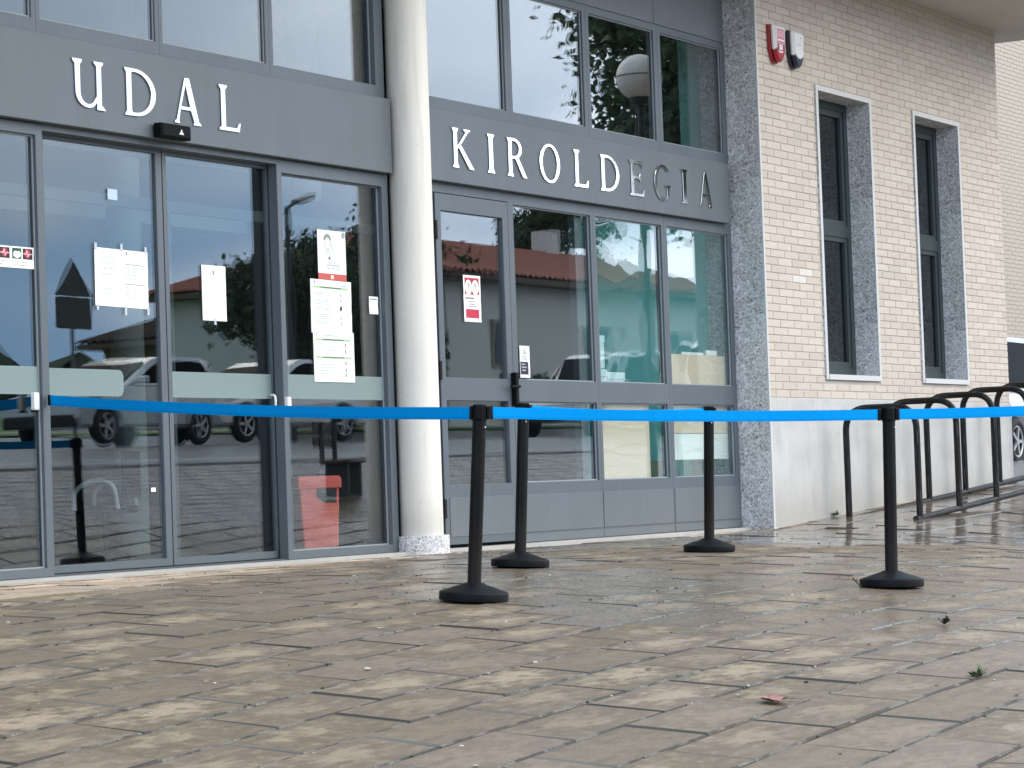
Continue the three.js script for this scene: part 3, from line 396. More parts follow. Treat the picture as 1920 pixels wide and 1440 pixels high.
{
  const r = rng(77);
  sheetOf('defibrillator_sticker', 'two-panel green and dark red sticker on the far left pane', 'sticker', 11.29, 11.675, 1.77, 1.893, -0.0285, (c, w, h) => {
    c.fillStyle = '#f0f2f0'; c.fillRect(0, 0, w, h); for (const o of [0, w / 2]) { c.fillStyle = '#155038'; c.fillRect(o + 14, 12, w * 0.2, h * 0.5); c.fillStyle = '#eef4f0'; c.beginPath(); c.arc(o + 52, h * 0.36, 26, 0, 7); c.fill(); c.beginPath(); c.arc(o + 86, h * 0.36, 26, 0, 7); c.fill(); c.beginPath(); c.moveTo(o + 30, h * 0.42); c.lineTo(o + 108, h * 0.42); c.lineTo(o + 69, h * 0.56); c.fill(); c.fillStyle = '#241a20'; c.fillRect(o + 132, 12, w * 0.215, h * 0.5); c.fillStyle = '#c0344e'; c.beginPath(); c.arc(o + 186, h * 0.3, 34, 0, 7); c.fill(); c.strokeStyle = '#e9cfd4'; c.lineWidth = 7; c.beginPath(); c.moveTo(o + 138, h * 0.32); c.lineTo(o + 170, h * 0.32); c.lineTo(o + 180, h * 0.18); c.lineTo(o + 192, h * 0.44); c.lineTo(o + 202, h * 0.32); c.lineTo(o + 236, h * 0.32); c.stroke(); scribble(c, o + 14, h * 0.68, 215, 2, 26, 8, '#9aa0a0', r); }
  });
  sheetOf('paper_notice', 'large white two-column notice taped on the left sliding door', 'notice', 12.295, 12.795, 1.59, 1.938, -0.0985, (c, w, h) => {
    c.fillStyle = '#f2f5f2'; c.fillRect(0, 0, w, h); c.fillStyle = '#444'; c.fillRect(300, 10, 10, 22); for (let i = 0; i < 4; i++) scribble(c, 62, 50 + i * 34, 150, 1, 10, 12, '#c4c9c6', r); scribble(c, 50, 218, 180, 1, 0, 9, '#c4c9c6', r); scribble(c, 80, 244, 120, 1, 0, 9, '#c4c9c6', r); scribble(c, 100, 274, 90, 1, 0, 9, '#c4c9c6', r);
    for (const y of [86, 208]) { c.fillStyle = '#7d8683'; c.fillRect(288, y, 196, 5); for (let k = 0; k < 4; k++) { scribble(c, 292, y + 18 + k * 22, 58, 1, 0, 9, '#b9c0bd', r); scribble(c, 366, y + 18 + k * 22, 58, 1, 0, 9, '#b9c0bd', r); } }
  }, { turn: -0.012, tape: [[-0.25, -0.228, 0.16, 0.2], [-0.01, 0.012, 0.165, 0.21], [0.22, 0.24, 0.16, 0.205], [-0.24, -0.22, -0.2, -0.165], [0.02, 0.042, -0.22, -0.165], [0.235, 0.255, -0.21, -0.16]] });
  sheetOf('paper_notice', 'small narrow white notice alone on the second sliding door', 'notice', 13.33, 13.578, 1.54, 1.89, -0.0985, (c, w, h) => { c.fillStyle = '#f0f2ee'; c.fillRect(0, 0, w, h); c.fillStyle = '#555'; c.fillRect(236, 60, 22, 70); scribble(c, 190, 160, 110, 1, 0, 12, '#9aa29c', r); scribble(c, 70, 240, 380, 9, 34, 5, '#dfe3de', r); }, { ph: 2, tape: [[-0.01, 0.012, -0.2, -0.16]] });
  sheetOf('cartoon_poster', 'cartoon poster with red foot strip above the tall notices', 'poster', 14.525, 14.855, 1.852, 2.186, -0.0435, (c, w, h) => {
    c.fillStyle = '#e6ecec'; c.fillRect(0, 0, w, h); c.fillStyle = '#c8564e'; c.fillRect(0, h - 66, w, 66); c.fillStyle = '#e9e2c8'; c.fillRect(226, h - 52, 50, 40); c.lineWidth = 6; c.strokeStyle = '#6e7474'; c.fillStyle = '#8f948f'; c.beginPath(); c.ellipse(180, 105, 66, 62, 0, Math.PI, 0); c.fill(); c.stroke(); c.fillStyle = '#f0f2ee'; c.beginPath(); c.ellipse(182, 140, 52, 66, 0, 0, 7); c.fill(); c.stroke(); c.beginPath(); c.moveTo(236, 130); c.quadraticCurveTo(290, 200, 272, 240); c.stroke(); c.beginPath(); c.moveTo(180, 206); c.quadraticCurveTo(130, 260, 150, 330); c.moveTo(190, 206); c.quadraticCurveTo(250, 260, 240, 330); c.stroke(); c.fillStyle = '#5d6360'; c.beginPath(); c.arc(208, 290, 18, 0, 7); c.fill(); for (let k = 0; k < 5; k++) { c.beginPath(); c.arc(180 + k * 46, 380 - (k % 2) * 30, 20, 0, 7); c.stroke(); } c.fillStyle = '#9aa2a2'; c.beginPath(); c.arc(470, 40, 34, 0, 7); c.fill();
  });
  const green = (c, x, y, w) => { c.fillStyle = '#a9c79b'; c.fillRect(x, y, w, 15); c.fillStyle = '#3d4a38'; c.fillRect(x + w * 0.2, y + 4, w * 0.6, 6); };
  sheetOf('paper_notice', 'upper tall notice with a green heading below the cartoon poster', 'notice', 14.425, 14.9, 1.49, 1.85, -0.0425, (c, w, h) => { c.fillStyle = '#eef3ee'; c.fillRect(0, 0, w, h); c.fillStyle = '#333'; c.fillRect(46, 12, 10, 20); scribble(c, 380, 30, 90, 1, 0, 7, '#9aa49c', r); green(c, 40, 48, 430); for (let k = 0; k < 5; k++) scribble(c, 60, 92 + k * 52, 200, k % 2 ? 3 : 2, 14, 6, '#a3aca5', r); c.fillStyle = '#2a2d2a'; c.beginPath(); c.ellipse(378, 200, 14, 20, 0.5, 0, 7); c.fill(); c.fillStyle = '#b4bab4'; for (const y of [90, 130, 260, 300]) c.fillRect(366, y, 22, 24); }, { ph: 1, turn: -0.01 });
  sheetOf('paper_notice', 'lower tall notice with two green headings overlapping the frosted band', 'notice', 14.437, 14.912, 1.168, 1.505, -0.0395, (c, w, h) => { c.fillStyle = '#ecf2ec'; c.fillRect(0, 0, w, h); c.fillStyle = '#444'; c.fillRect(40, 14, 8, 18); scribble(c, 130, 26, 250, 1, 0, 8, '#9aa49c', r); green(c, 30, 52, 440); scribble(c, 80, 88, 220, 4, 22, 6, '#a9b2aa', r); green(c, 30, 180, 440); scribble(c, 80, 214, 260, 5, 22, 6, '#a9b2aa', r); c.fillStyle = '#777d77'; for (const y of [84, 130, 214, 262, 300]) c.fillRect(392, y, 16, 24); }, { ph: 3 });
  sheetOf('door_sticker', 'blank white sticker beside the column on the fixed pane', 'sticker', 15.115, 15.225, 1.642, 1.763, -0.0435, (c, w, h) => { c.fillStyle = '#eceee9'; c.fillRect(0, 0, w, h); c.fillStyle = '#8d928f'; c.fillRect(60, 70, 380, 40); });
  sheetOf('warning_notice', 'red and white notice with two round symbols on hinged door', 'notice', 16.3, 16.535, 1.63, 1.968, -0.0185, (c, w, h) => { c.fillStyle = '#f2f1ee'; c.fillRect(0, 0, w, h); c.fillStyle = '#b5243f'; c.fillRect(44, 40, w - 88, h * 0.36); c.fillStyle = '#f1efec'; c.beginPath(); c.ellipse(156, 190, 102, 120, 0, 0, 7); c.fill(); c.beginPath(); c.ellipse(358, 190, 102, 120, 0, 0, 7); c.fill(); c.fillStyle = '#b9b6b4'; c.beginPath(); c.ellipse(156, 160, 34, 44, 0, 0, 7); c.fill(); c.beginPath(); c.ellipse(358, 160, 34, 44, 0, 0, 7); c.fill(); scribble(c, 60, 350, 400, 1, 0, 26, '#4d4a4a', r); scribble(c, 150, 410, 220, 3, 38, 16, '#6a6868', r); c.fillStyle = '#c22b49'; c.fillRect(60, h - 200, w - 120, 140); });
  sheetOf('door_sticker', 'white and navy sticker on the frame beside the door handle', 'sticker', 17.03, 17.175, 1.235, 1.474, 0.001, (c, w, h) => { c.fillStyle = '#e9ebe9'; c.fillRect(0, 0, w, h); c.fillStyle = '#a9afb0'; c.beginPath(); c.moveTo(256, 60); c.lineTo(340, 220); c.lineTo(172, 220); c.fill(); scribble(c, 120, 270, 260, 2, 60, 34, '#9da3a4', r); c.fillStyle = '#23243a'; c.fillRect(20, h * 0.5, w - 110, h * 0.4); scribble(c, 80, h * 0.56, 280, 3, 80, 30, '#c9cbd4', r); }, {});
  sheetOf('door_sticker', 'pale square sticker high on the left sliding door', 'sticker', 12.435, 12.525, 2.235, 2.3, -0.0985, (c, w, h) => { c.fillStyle = '#b7cbdc'; c.fillRect(0, 0, w, h); });
  sheetOf('door_sticker', 'tiny white label low on the left sliding door', 'sticker', 12.765, 12.81, 0.475, 0.5, -0.0985, (c, w, h) => { c.fillStyle = '#eeeeec'; c.fillRect(0, 0, w, h); });
  const clip = (x, label) => { const o = base('door_contact', x, 1.01, 0.0); tag(o, label, 'door contact', 'white contacts on the door frames'); mesh('body', rbx(-0.022, 0.022, -0.05, 0.05, 0.0005, 0.03, 0.006), M.white, o); mesh('base_plate', rbx(-0.026, 0.026, -0.062, -0.051, 0.0005, 0.018, 0.003), M.black, o); };
  clip(11.605, 'white contact on the far left frame at tape height'); clip(14.055, 'white contact on the frame right of the second sliding door');
}

// ---------------------------------------------------------------- barrier posts and belts
const POSTS = [[10.657, 3.496, 0.013, 0.064, 'black barrier post nearest the camera, before the column'], [12.863, 2.436, 0.044, 0.034, 'black barrier post just behind the nearest one'], [15.16, 2.463, 0.002, 0.034, 'black barrier post farthest back, before the granite pillar'], [12.695, 4.745, 0.019, 0.014, 'black barrier post before the bike rack']];
const heads = [];
{
  const profile = [[0, 0], [0.158, 0], [0.164, 0.004], [0.164, 0.036], [0.16, 0.042], [0.15, 0.045], [0.1, 0.062], [0.062, 0.074], [0.046, 0.082], [0.036, 0.084], [0, 0.084]].map((p) => new THREE.Vector2(...p));
  const baseGeo = new THREE.LatheGeometry(profile, 48), postGeo = cyl(0, 0.08, 0.845, 0, 0.0325, 0.0325, 28);
  const headGeo = join([cyl(0, 0.845, 0.915, 0, 0.0345, 0.0345, 28), cyl(0, 0.915, 0.921, 0, 0.0345, 0.03, 28)]), slotGeo = [0, 1, 2, 3].map((k) => { const g = rbx(-0.016, 0.016, 0.852, 0.912, 0.034, 0.048, 0.003, 1); g.rotateY(k * Math.PI / 2); return g; });
  let proto;
  POSTS.forEach(([x, z, dx, dz, label], i) => {
    let o; const turn = [0.5, 0.0, 0.0, 0.52][i];
    if (!proto) {
      o = proto = base('barrier_post'); mesh('base', baseGeo, new THREE.MeshPhysicalMaterial({ color: rgb(0.0055, 0.006, 0.007), specularIntensity: 0.3, roughness: 0.5, bumpMap: tex(64, 64, (a, b) => { const v = 255 * hash(a, b, 9); return [v, v, v]; }, false, 6), bumpScale: 0.0006 }), o);
      mesh('post', postGeo, new THREE.MeshPhysicalMaterial({ specularIntensity: 0.3, map: tex(64, 256, (a, b) => { const n = fbm(a / 9, b / 30, 131, 3), v = 0.004 + 0.005 * n + 0.007 * step(110, 20, b); return [toS(v * 1.1), toS(v), toS(v * 0.92)]; }), roughness: 0.4 }), o);
      mesh('belt_head', headGeo, M.blackSoft, o); for (const g of slotGeo) mesh('belt_clip', g, M.black, o);
      mesh('screw', (() => { const g = new THREE.SphereGeometry(0.004, 8, 6); g.translate(-0.017, 0.815, 0.0285); return g; })(), M.chrome, o);
    } else { o = proto.clone(); o.name = numbered('barrier_post'); scene.add(o); }
    o.position.set(x, ground(x, z) + 0.002, z);
    const ax = new THREE.Vector3(dx, 0.92, dz).normalize(); o.quaternion.setFromUnitVectors(new THREE.Vector3(0, 1, 0), ax).multiply(new THREE.Quaternion().setFromAxisAngle(new THREE.Vector3(0, 1, 0), turn));
    tag(o, label, 'barrier post', 'black queue barrier posts'); heads.push(o.position.clone().addScaledVector(ax, 0.882));
  });
  const blue = new THREE.MeshPhysicalMaterial({ color: rgb(0.0, 0.31, 0.8), specularIntensity: 0.12, map: tex(256, 32, (a, b) => { const e = b < 3 ? 0.86 : 1, v = 255 * (0.9 + 0.08 * fbm(a / 30, b / 6, 141, 3) + 0.05 * ((a + b) % 2) - 0.03) * e; return [v, v, v]; }, false), roughness: 0.75, bumpMap: tex(64, 64, (a, b) => { const v = 128 + 60 * Math.sin(a * 0.8) + 60 * Math.sin(b * 1.6); return [v, v, v]; }, false, 1), bumpScale: 0.0004 });
  function belt(a, b, sag, label, w = 0.054, twist = 0) {
    const N = 40, d = b.clone().sub(a), n = new THREE.Vector3(-d.z, 0, d.x).normalize(), pos = [], ix = [], uv = [], len = d.length();
    for (let i = 0; i <= N; i++) { const t = i / N, c = a.clone().addScaledVector(d, t); c.y -= 4 * sag * t * (1 - t); const lean = 0.0015 * Math.sin(t * 9 + twist) + 0.004 * Math.sin(t * Math.PI) * Math.cos(twist); for (const [s, e] of [[1, 1], [-1, 1], [-1, -1], [1, -1]]) { const p = c.clone().addScaledVector(n, e * 0.0007 + s * lean); p.y += s * w / 2; pos.push(p.x, p.y, p.z); uv.push(t * len * 8, s > 0 ? 0.4 : 0); } }
    for (let i = 0; i < N; i++) for (let k = 0; k < 4; k++) { const p = i * 4 + k, q = i * 4 + (k + 1) % 4; ix.push(p, p + 4, q, q, p + 4, q + 4); }
    const g = new THREE.BufferGeometry(); g.setAttribute('position', new THREE.Float32BufferAttribute(pos, 3)); g.setAttribute('uv', new THREE.Float32BufferAttribute(uv, 2)); g.setIndex(ix); const f = g.toNonIndexed(); f.computeVertexNormals();
    const o = base('barrier_belt'); tag(o, label, 'barrier belt', 'blue belts of the queue barrier'); mesh('belt', f, blue, o);
    const u = d.clone().normalize(); mesh('end_clip', [a, b].map((p, i) => { const g2 = new RoundedBoxGeometry(0.022, 0.062, 0.012, 1, 0.003); g2.rotateY(Math.atan2(-u.z, u.x)); const q = p.clone().addScaledVector(u, i ? -0.011 : 0.011); g2.translate(q.x, q.y, q.z); return g2; }), M.black, o);
  }
  const off = (i, j, d = 0.047) => { const a = heads[i].clone(), b = heads[j], u = new THREE.Vector3(b.x - a.x, 0, b.z - a.z).normalize(); return a.addScaledVector(u, d); };
  const wall = new THREE.Vector3(11.722, 1.018, 0.012), q = heads[0].clone(), u = new THREE.Vector3(wall.x - q.x, 0, wall.z - q.z).normalize();
  belt(wall, q.addScaledVector(u, 0.045), 0.022, 'dark blue belt from the door frame to the nearest post', 0.06, 1);
  belt(off(0, 3), off(3, 0), 0.012, 'bright blue belt between the two front posts');
  belt(off(1, 2), off(2, 1), 0.018, 'bright blue belt between the two rear posts, mostly hidden', 0.054, 2);
  const next = new THREE.Vector3(14.9, heads[3].y + 0.06, 5.9), e = heads[3].clone(), u2 = new THREE.Vector3(next.x - e.x, 0, next.z - e.z).normalize();
  belt(e.addScaledVector(u2, 0.047), next, 0.02, 'blue belt leaving the picture right of the last post');
}

// ---------------------------------------------------------------- bike rack
{
  const o = base('bike_rack'); tag(o, 'black steel rack of bicycle hoops by the white plinth', 'bike rack');
  const zA = 0.48, zB = 1.15, y = (x) => 0.012 + 0.068 * (x - 21.85), R = 0.21;
  for (let i = 0; i < 6; i++) {
    const x = 21.85 + 0.94 * i, y0 = y(x) + 0.01, t = y0 + 0.99, pts = [[x, y0, zA]];
    const c = new THREE.CurvePath(), V = (a, b) => new THREE.Vector3(x, a, b);
    c.add(new THREE.LineCurve3(V(y0, zA), V(t - R, zA))); c.add(new THREE.QuadraticBezierCurve3(V(t - R, zA), V(t, zA), V(t, zA + R))); c.add(new THREE.LineCurve3(V(t, zA + R), V(t, zB - R))); c.add(new THREE.QuadraticBezierCurve3(V(t, zB - R), V(t, zB), V(t - R, zB))); c.add(new THREE.LineCurve3(V(t - R, zB), V(y0, zB)));
    mesh('hoop', new THREE.TubeGeometry(c, 90, 0.029, 14), M.steelBlack, o);
  }
  for (const z of [zA, zB]) { mesh('rail', rod([21.76, y(21.76) + 0.014, z], [26.9, y(26.9) + 0.014, z], 0.027, 0.027, 14), M.steelBlack, o); mesh('rail_cap', (() => { const g = new THREE.CylinderGeometry(0.028, 0.028, 0.006, 14); g.rotateZ(Math.PI / 2); g.translate(21.757, y(21.76) + 0.014, z); return g; })(), M.rubber, o); }
}

// ---------------------------------------------------------------- vehicles
function makeCar(name, label, paint, opt = {}) { // nose along +x, wheels at x = 0 and 2.55
  const o = base(name); tag(o, label, opt.category ?? 'car', opt.group);
  const tall = opt.tall ?? 0, W = 0.86, shell = (pts, w0, w1) => { const g = prism(pts, -w0, w0, [], 0.05), p = g.attributes.position; for (let i = 0; i < p.count; i++) { const k = Math.min(1, Math.max(0, (p.getY(i) - 0.75) / (0.75 + tall))); p.setZ(i, p.getZ(i) * (1 - 0.17 * k * (1 - tall * 0.3))); } g.computeVertexNormals(); return g; };
  const arch = (cx, n = 9) => Array.from({ length: n }, (_, i) => { const a = Math.PI * (1 - i / (n - 1)); return [cx + 0.36 * Math.cos(a), 0.3 + 0.36 * Math.sin(a)]; });
  const lower = [[-0.62, 0.32], ...arch(0), ...arch(2.55), [3.2, 0.3], [3.3, 0.45], [3.28, 0.66], [3.1, 0.8], [1.95, 0.98], [-0.6, 1.0], [-0.74, 0.85], [-0.76, 0.5]];
  mesh('body', shell(lower, W), paint, o);
  const cab = opt.van ? [[-0.72, 0.97], [2.35, 0.96], [1.75, 1.55 + tall], [1.5, 1.68 + tall], [-0.6, 1.7 + tall], [-0.72, 1.6 + tall]] : [[-0.66, 0.97], [2.0, 0.95], [1.2, 1.38 + tall], [0.95, 1.46 + tall], [-0.2, 1.47 + tall], [-0.45, 1.4 + tall]];
  mesh('roof', shell(cab, W - 0.025), paint, o);
  const gl = dull(0.004, 0.005, 0.006, 0.35, 0.04), side = opt.van ? [[1.0, 1.05], [2.05, 1.04], [1.62, 1.5 + tall], [1.0, 1.52 + tall]] : [[-0.5, 1.03], [1.72, 1.02], [1.12, 1.33 + tall], [0.9, 1.39 + tall], [-0.18, 1.4 + tall]];
  for (const s of [-1, 1]) { const g = prism(side, -0.006, 0.006), p = g.attributes.position; for (let i = 0; i < p.count; i++) { const k = Math.min(1, Math.max(0, (p.getY(i) - 0.75) / (0.75 + tall))); p.setZ(i, p.getZ(i) + s * ((W - 0.022) * (1 - 0.17 * k * (1 - tall * 0.3)))); } g.computeVertexNormals(); mesh('side_window', g, gl, o); }
  { const a = opt.van ? [2.31, 1.02, 1.79, 1.52 + tall] : [1.93, 1.0, 1.26, 1.35 + tall], g = new THREE.BoxGeometry(0.02, Math.hypot(a[2] - a[0], a[3] - a[1]), 1.28); g.rotateZ(Math.atan2(a[0] - a[2], a[3] - a[1])); g.translate((a[0] + a[2]) / 2 + 0.012, (a[1] + a[3]) / 2 + 0.012, 0); mesh('windscreen', g, gl, o); }
  { const g = new THREE.BoxGeometry(0.03, 0.34 + tall * 0.5, 1.2); g.rotateZ(opt.van ? 0 : 0.42); g.translate(opt.van ? -0.73 : -0.575, 1.22 + tall * 0.5, 0); mesh('rear_window', g, gl, o); }
  for (const [x, s] of [[0, -1], [0, 1], [2.55, -1], [2.55, 1]]) {
    const w = new THREE.TorusGeometry(0.25, 0.075, 12, 32); w.scale(1, 1, 1.3); w.translate(x, 0.325, s * (W - 0.09)); const t = mesh('wheel', w, M.rubber, o);
    const sp = []; for (let k = 0; k < 5; k++) { const a = k * 1.2566, g = new THREE.BoxGeometry(0.2, 0.045, 0.03); g.translate(0.11, 0, 0); g.rotateZ(a); g.translate(x, 0.325, s * (W - 0.03)); sp.push(g); } const ring = new THREE.TorusGeometry(0.2, 0.018, 8, 28); ring.translate(x, 0.325, s * (W - 0.03)); const hub = new THREE.CylinderGeometry(0.05, 0.05, 0.04, 14); hub.rotateX(Math.PI / 2); hub.translate(x, 0.325, s * (W - 0.03)); mesh('rim', [...sp, ring, hub], std(0.5, 0.5, 0.5, 0.35, { metalness: 0.7 }), t);
    const disc = new THREE.CylinderGeometry(0.2, 0.2, 0.02, 24); disc.rotateX(Math.PI / 2); disc.translate(x, 0.325, s * (W - 0.08)); mesh('brake_disc', disc, M.rubber, t);
  }
  for (const s of [-1, 1]) { const g = rbx(3.1, 3.29, 0.62, 0.74, s * 0.62 - 0.16, s * 0.62 + 0.16, 0.04); mesh('headlight', g, std(0.6, 0.62, 0.63, 0.1), o); const h = rbx(-0.765, -0.68, 0.75, 0.98, s * 0.68 - 0.1, s * 0.68 + 0.1, 0.03); mesh('tail_light', h, std(0.3, 0.01, 0.012, 0.2), o); mesh('mirror', rbx(1.62, 1.74, 1.0, 1.12, s * 0.93 - 0.09, s * 0.93 + 0.09, 0.03), paint, o); }
  mesh('bumper', [rbx(3.2, 3.33, 0.3, 0.5, -0.78, 0.78, 0.04), rbx(-0.8, -0.68, 0.32, 0.56, -0.78, 0.78, 0.04)], opt.bumper ?? M.rubber, o);
  if (opt.antenna) mesh('antenna', rod([0.15, 1.45 + tall, 0.2], [-0.22, 1.86 + tall, 0.2], 0.006, 0.003, 6), M.black, o);
  return o;
}
const paint = (r, g, b) => new THREE.MeshPhysicalMaterial({ color: rgb(r, g, b), roughness: 0.35, clearcoat: 0.8, clearcoatRoughness: 0.05, metalness: 0.3 });
{
  const a = makeCar('parked_car', 'silver car with roof antenna parked behind the brick wing', paint(0.42, 0.43, 0.45), { antenna: true, tall: 0.24 }); a.position.set(34.2, 0.45, -3.35); a.scale.setScalar(1.03);
  const put = (o, x, z, turn) => { o.position.set(x, ground(x, z) - 0.04, z); o.rotation.y = turn; };
  put(makeCar('parked_car', 'white estate car mirrored in the second sliding door', paint(0.7, 0.71, 0.72), { group: 'cars across the street' }), 39.2, 17.6, Math.PI + 0.05);
  put(makeCar('parked_car', 'pale grey car mirrored behind the frosted band on the left', paint(0.5, 0.52, 0.53), { group: 'cars across the street' }), 35.4, 17.8, Math.PI - 0.04);
  put(makeCar('parked_car', 'white tall car mirrored in the hinged door', paint(0.66, 0.66, 0.64), { group: 'cars across the street', tall: 0.3 }), 50.6, 17.4, Math.PI);
  put(makeCar('parked_van', 'white van mirrored in the right windows', paint(0.78, 0.78, 0.77), { group: 'cars across the street', tall: 0.45, van: true, category: 'van' }), 56.6, 17.3, Math.PI);
}

// ---------------------------------------------------------------- trees, houses and street things across the street
const leafMats = [[0.035, 0.07, 0.022], [0.05, 0.09, 0.03], [0.025, 0.05, 0.02], [0.07, 0.105, 0.04]].map((c) => new THREE.MeshPhysicalMaterial({ color: rgb(...c), roughness: 0.7, transmission: 0.25, thickness: 0 }));
function tree(name, label, x, z, h, crown, n, leaf, seed, mat = 0, category = 'tree', group) {
  const y = ground(x, z) - 0.05, o = base(name, x, y, z); tag(o, label, category, group); const r = rng(seed), bark = std(0.06, 0.05, 0.04, 0.9);
  const [rx, ry, rz] = crown, cy = h - ry, limbs = [rod([0, 0, 0], [0.05, cy * 0.9, 0.03], 0.05 * h ** 0.7 * 0.6, 0.03 * h ** 0.7 * 0.6, 9)], tips = [];
  for (let i = 0; i < 14; i++) { const a = r() * 6.283, e = -0.3 + r() * 1.5, q = 0.55 + 0.45 * r(), p = [Math.cos(a) * Math.cos(e) * rx * q, cy + Math.sin(e) * ry * q, Math.sin(a) * Math.cos(e) * rz * q]; tips.push(p); limbs.push(rod([0.04, cy * (0.55 + 0.35 * r()), 0.02], p, 0.018 * h ** 0.7, 0.006, 6)); }
  for (let i = 0; i < 16; i++) { const a = r() * 6.283, e = Math.asin(r() * 2 - 1), q = 0.4 + 0.6 * r() ** 0.5; tips.push([Math.cos(a) * Math.cos(e) * rx * q, cy + Math.sin(e) * ry * q, Math.sin(a) * Math.cos(e) * rz * q]); }
  if (h > 1.5) mesh('trunk', limbs, bark, o);
  const per = leafMats.map(() => []), v = new THREE.Vector3(), qn = new THREE.Quaternion(), eu = new THREE.Euler();
  for (let i = 0; i < n; i++) { const t = tips[(r() * tips.length) | 0], s = 0.28 * Math.min(rx, ry), gz = () => (r() + r() + r() - 1.5) * 1.1; const c = [t[0] + gz() * s, t[1] + gz() * s * 0.8, t[2] + gz() * s], l = leaf * (0.6 + 0.8 * r()); eu.set(r() * 6.3, r() * 6.3, r() * 6.3); qn.setFromEuler(eu); const k = r() < 0.6 ? mat : (r() * 4) | 0; for (const q of [[-0.5, 0, 0], [0, -0.26, 0.06], [0.5, 0, 0], [-0.5, 0, 0], [0.5, 0, 0], [0, 0.26, 0.06]]) { v.set(q[0] * l, q[1] * l, q[2] * l).applyQuaternion(qn); per[k].push(v.x + c[0], v.y + c[1], v.z + c[2]); } }
  const gs = [], ms = []; per.forEach((p, k) => { if (!p.length) return; const g = new THREE.BufferGeometry(); g.setAttribute('position', new THREE.Float32BufferAttribute(p, 3)); g.computeVertexNormals(); gs.push(g); ms.push(leafMats[k]); });
  mesh(h > 1.5 ? 'crown' : 'foliage', mergeGeometries(gs, true), ms, o); return o;
}
tree('broadleaf_tree', 'large leafy tree mirrored around the globe lamp', 37.9, 8.4, 8.9, [2.9, 2.9, 2.2], 26000, 0.17, 701, 0);
for (const [x, z, h, c, s, l] of [[53.8, 28, 4.7, [2.2, 1.9, 2.0], 702, 'dark tree mirrored between the two small notices'], [57.0, 28.5, 4.9, [1.8, 2.2, 2.0], 703, 'dark taller tree mirrored beside the tall notices'], [60.6, 29.5, 5.5, [2.2, 2.4, 2.0], 704, 'dark tree mirrored next to the column']]) tree('broadleaf_tree', l, x, z, h, c, 9000, 0.2, s, 2, 'tree');
tree('broadleaf_tree', 'tree mirrored above the tiled roof of the white house', 75.2, 33, 7.0, [2.0, 1.5, 1.8], 5000, 0.22, 705, 0);
for (const [x, z, s, l] of [[53.4, 26.6, 711, 'dark bush mirrored under the red and white notice'], [62.5, 26.6, 712, 'bush mirrored beside the white tall car']]) tree('garden_bush', l, x, z, 1.45, [0.9, 0.7, 0.8], 1500, 0.16, s, 2, 'bush');
{ // wooded skyline far off
  const r = rng(90), pos = [], v = new THREE.Vector3(), ic = new THREE.IcosahedronGeometry(1, 1), gs = [];
  for (let i = 0; i < 260; i++) { const a = r() * 6.283, d = 120 + 60 * r(), x = 20 + Math.cos(a) * d, z = Math.sin(a) * d, h = 2.2 + 3 * r(); if (z < -10 && x > -60 && x < 90 && d < 90) continue; const g = ic.clone(), p = g.attributes.position; for (let k = 0; k < p.count; k++) { v.fromBufferAttribute(p, k); const n = 0.75 + 0.5 * hash(Math.round(v.x * 9), Math.round(v.y * 9 + v.z * 31), i); p.setXYZ(k, v.x * n * (3 + 2 * r()), v.y * n * h, v.z * n * 4); } g.computeVertexNormals(); g.translate(x, ground(x, z) + 3, z); gs.push(g); }
  tag(mesh('far_wood', gs, std(0.035, 0.055, 0.035, 0.95)), 'low wooded skyline in the far distance', 'wood', null, 'stuff');
}
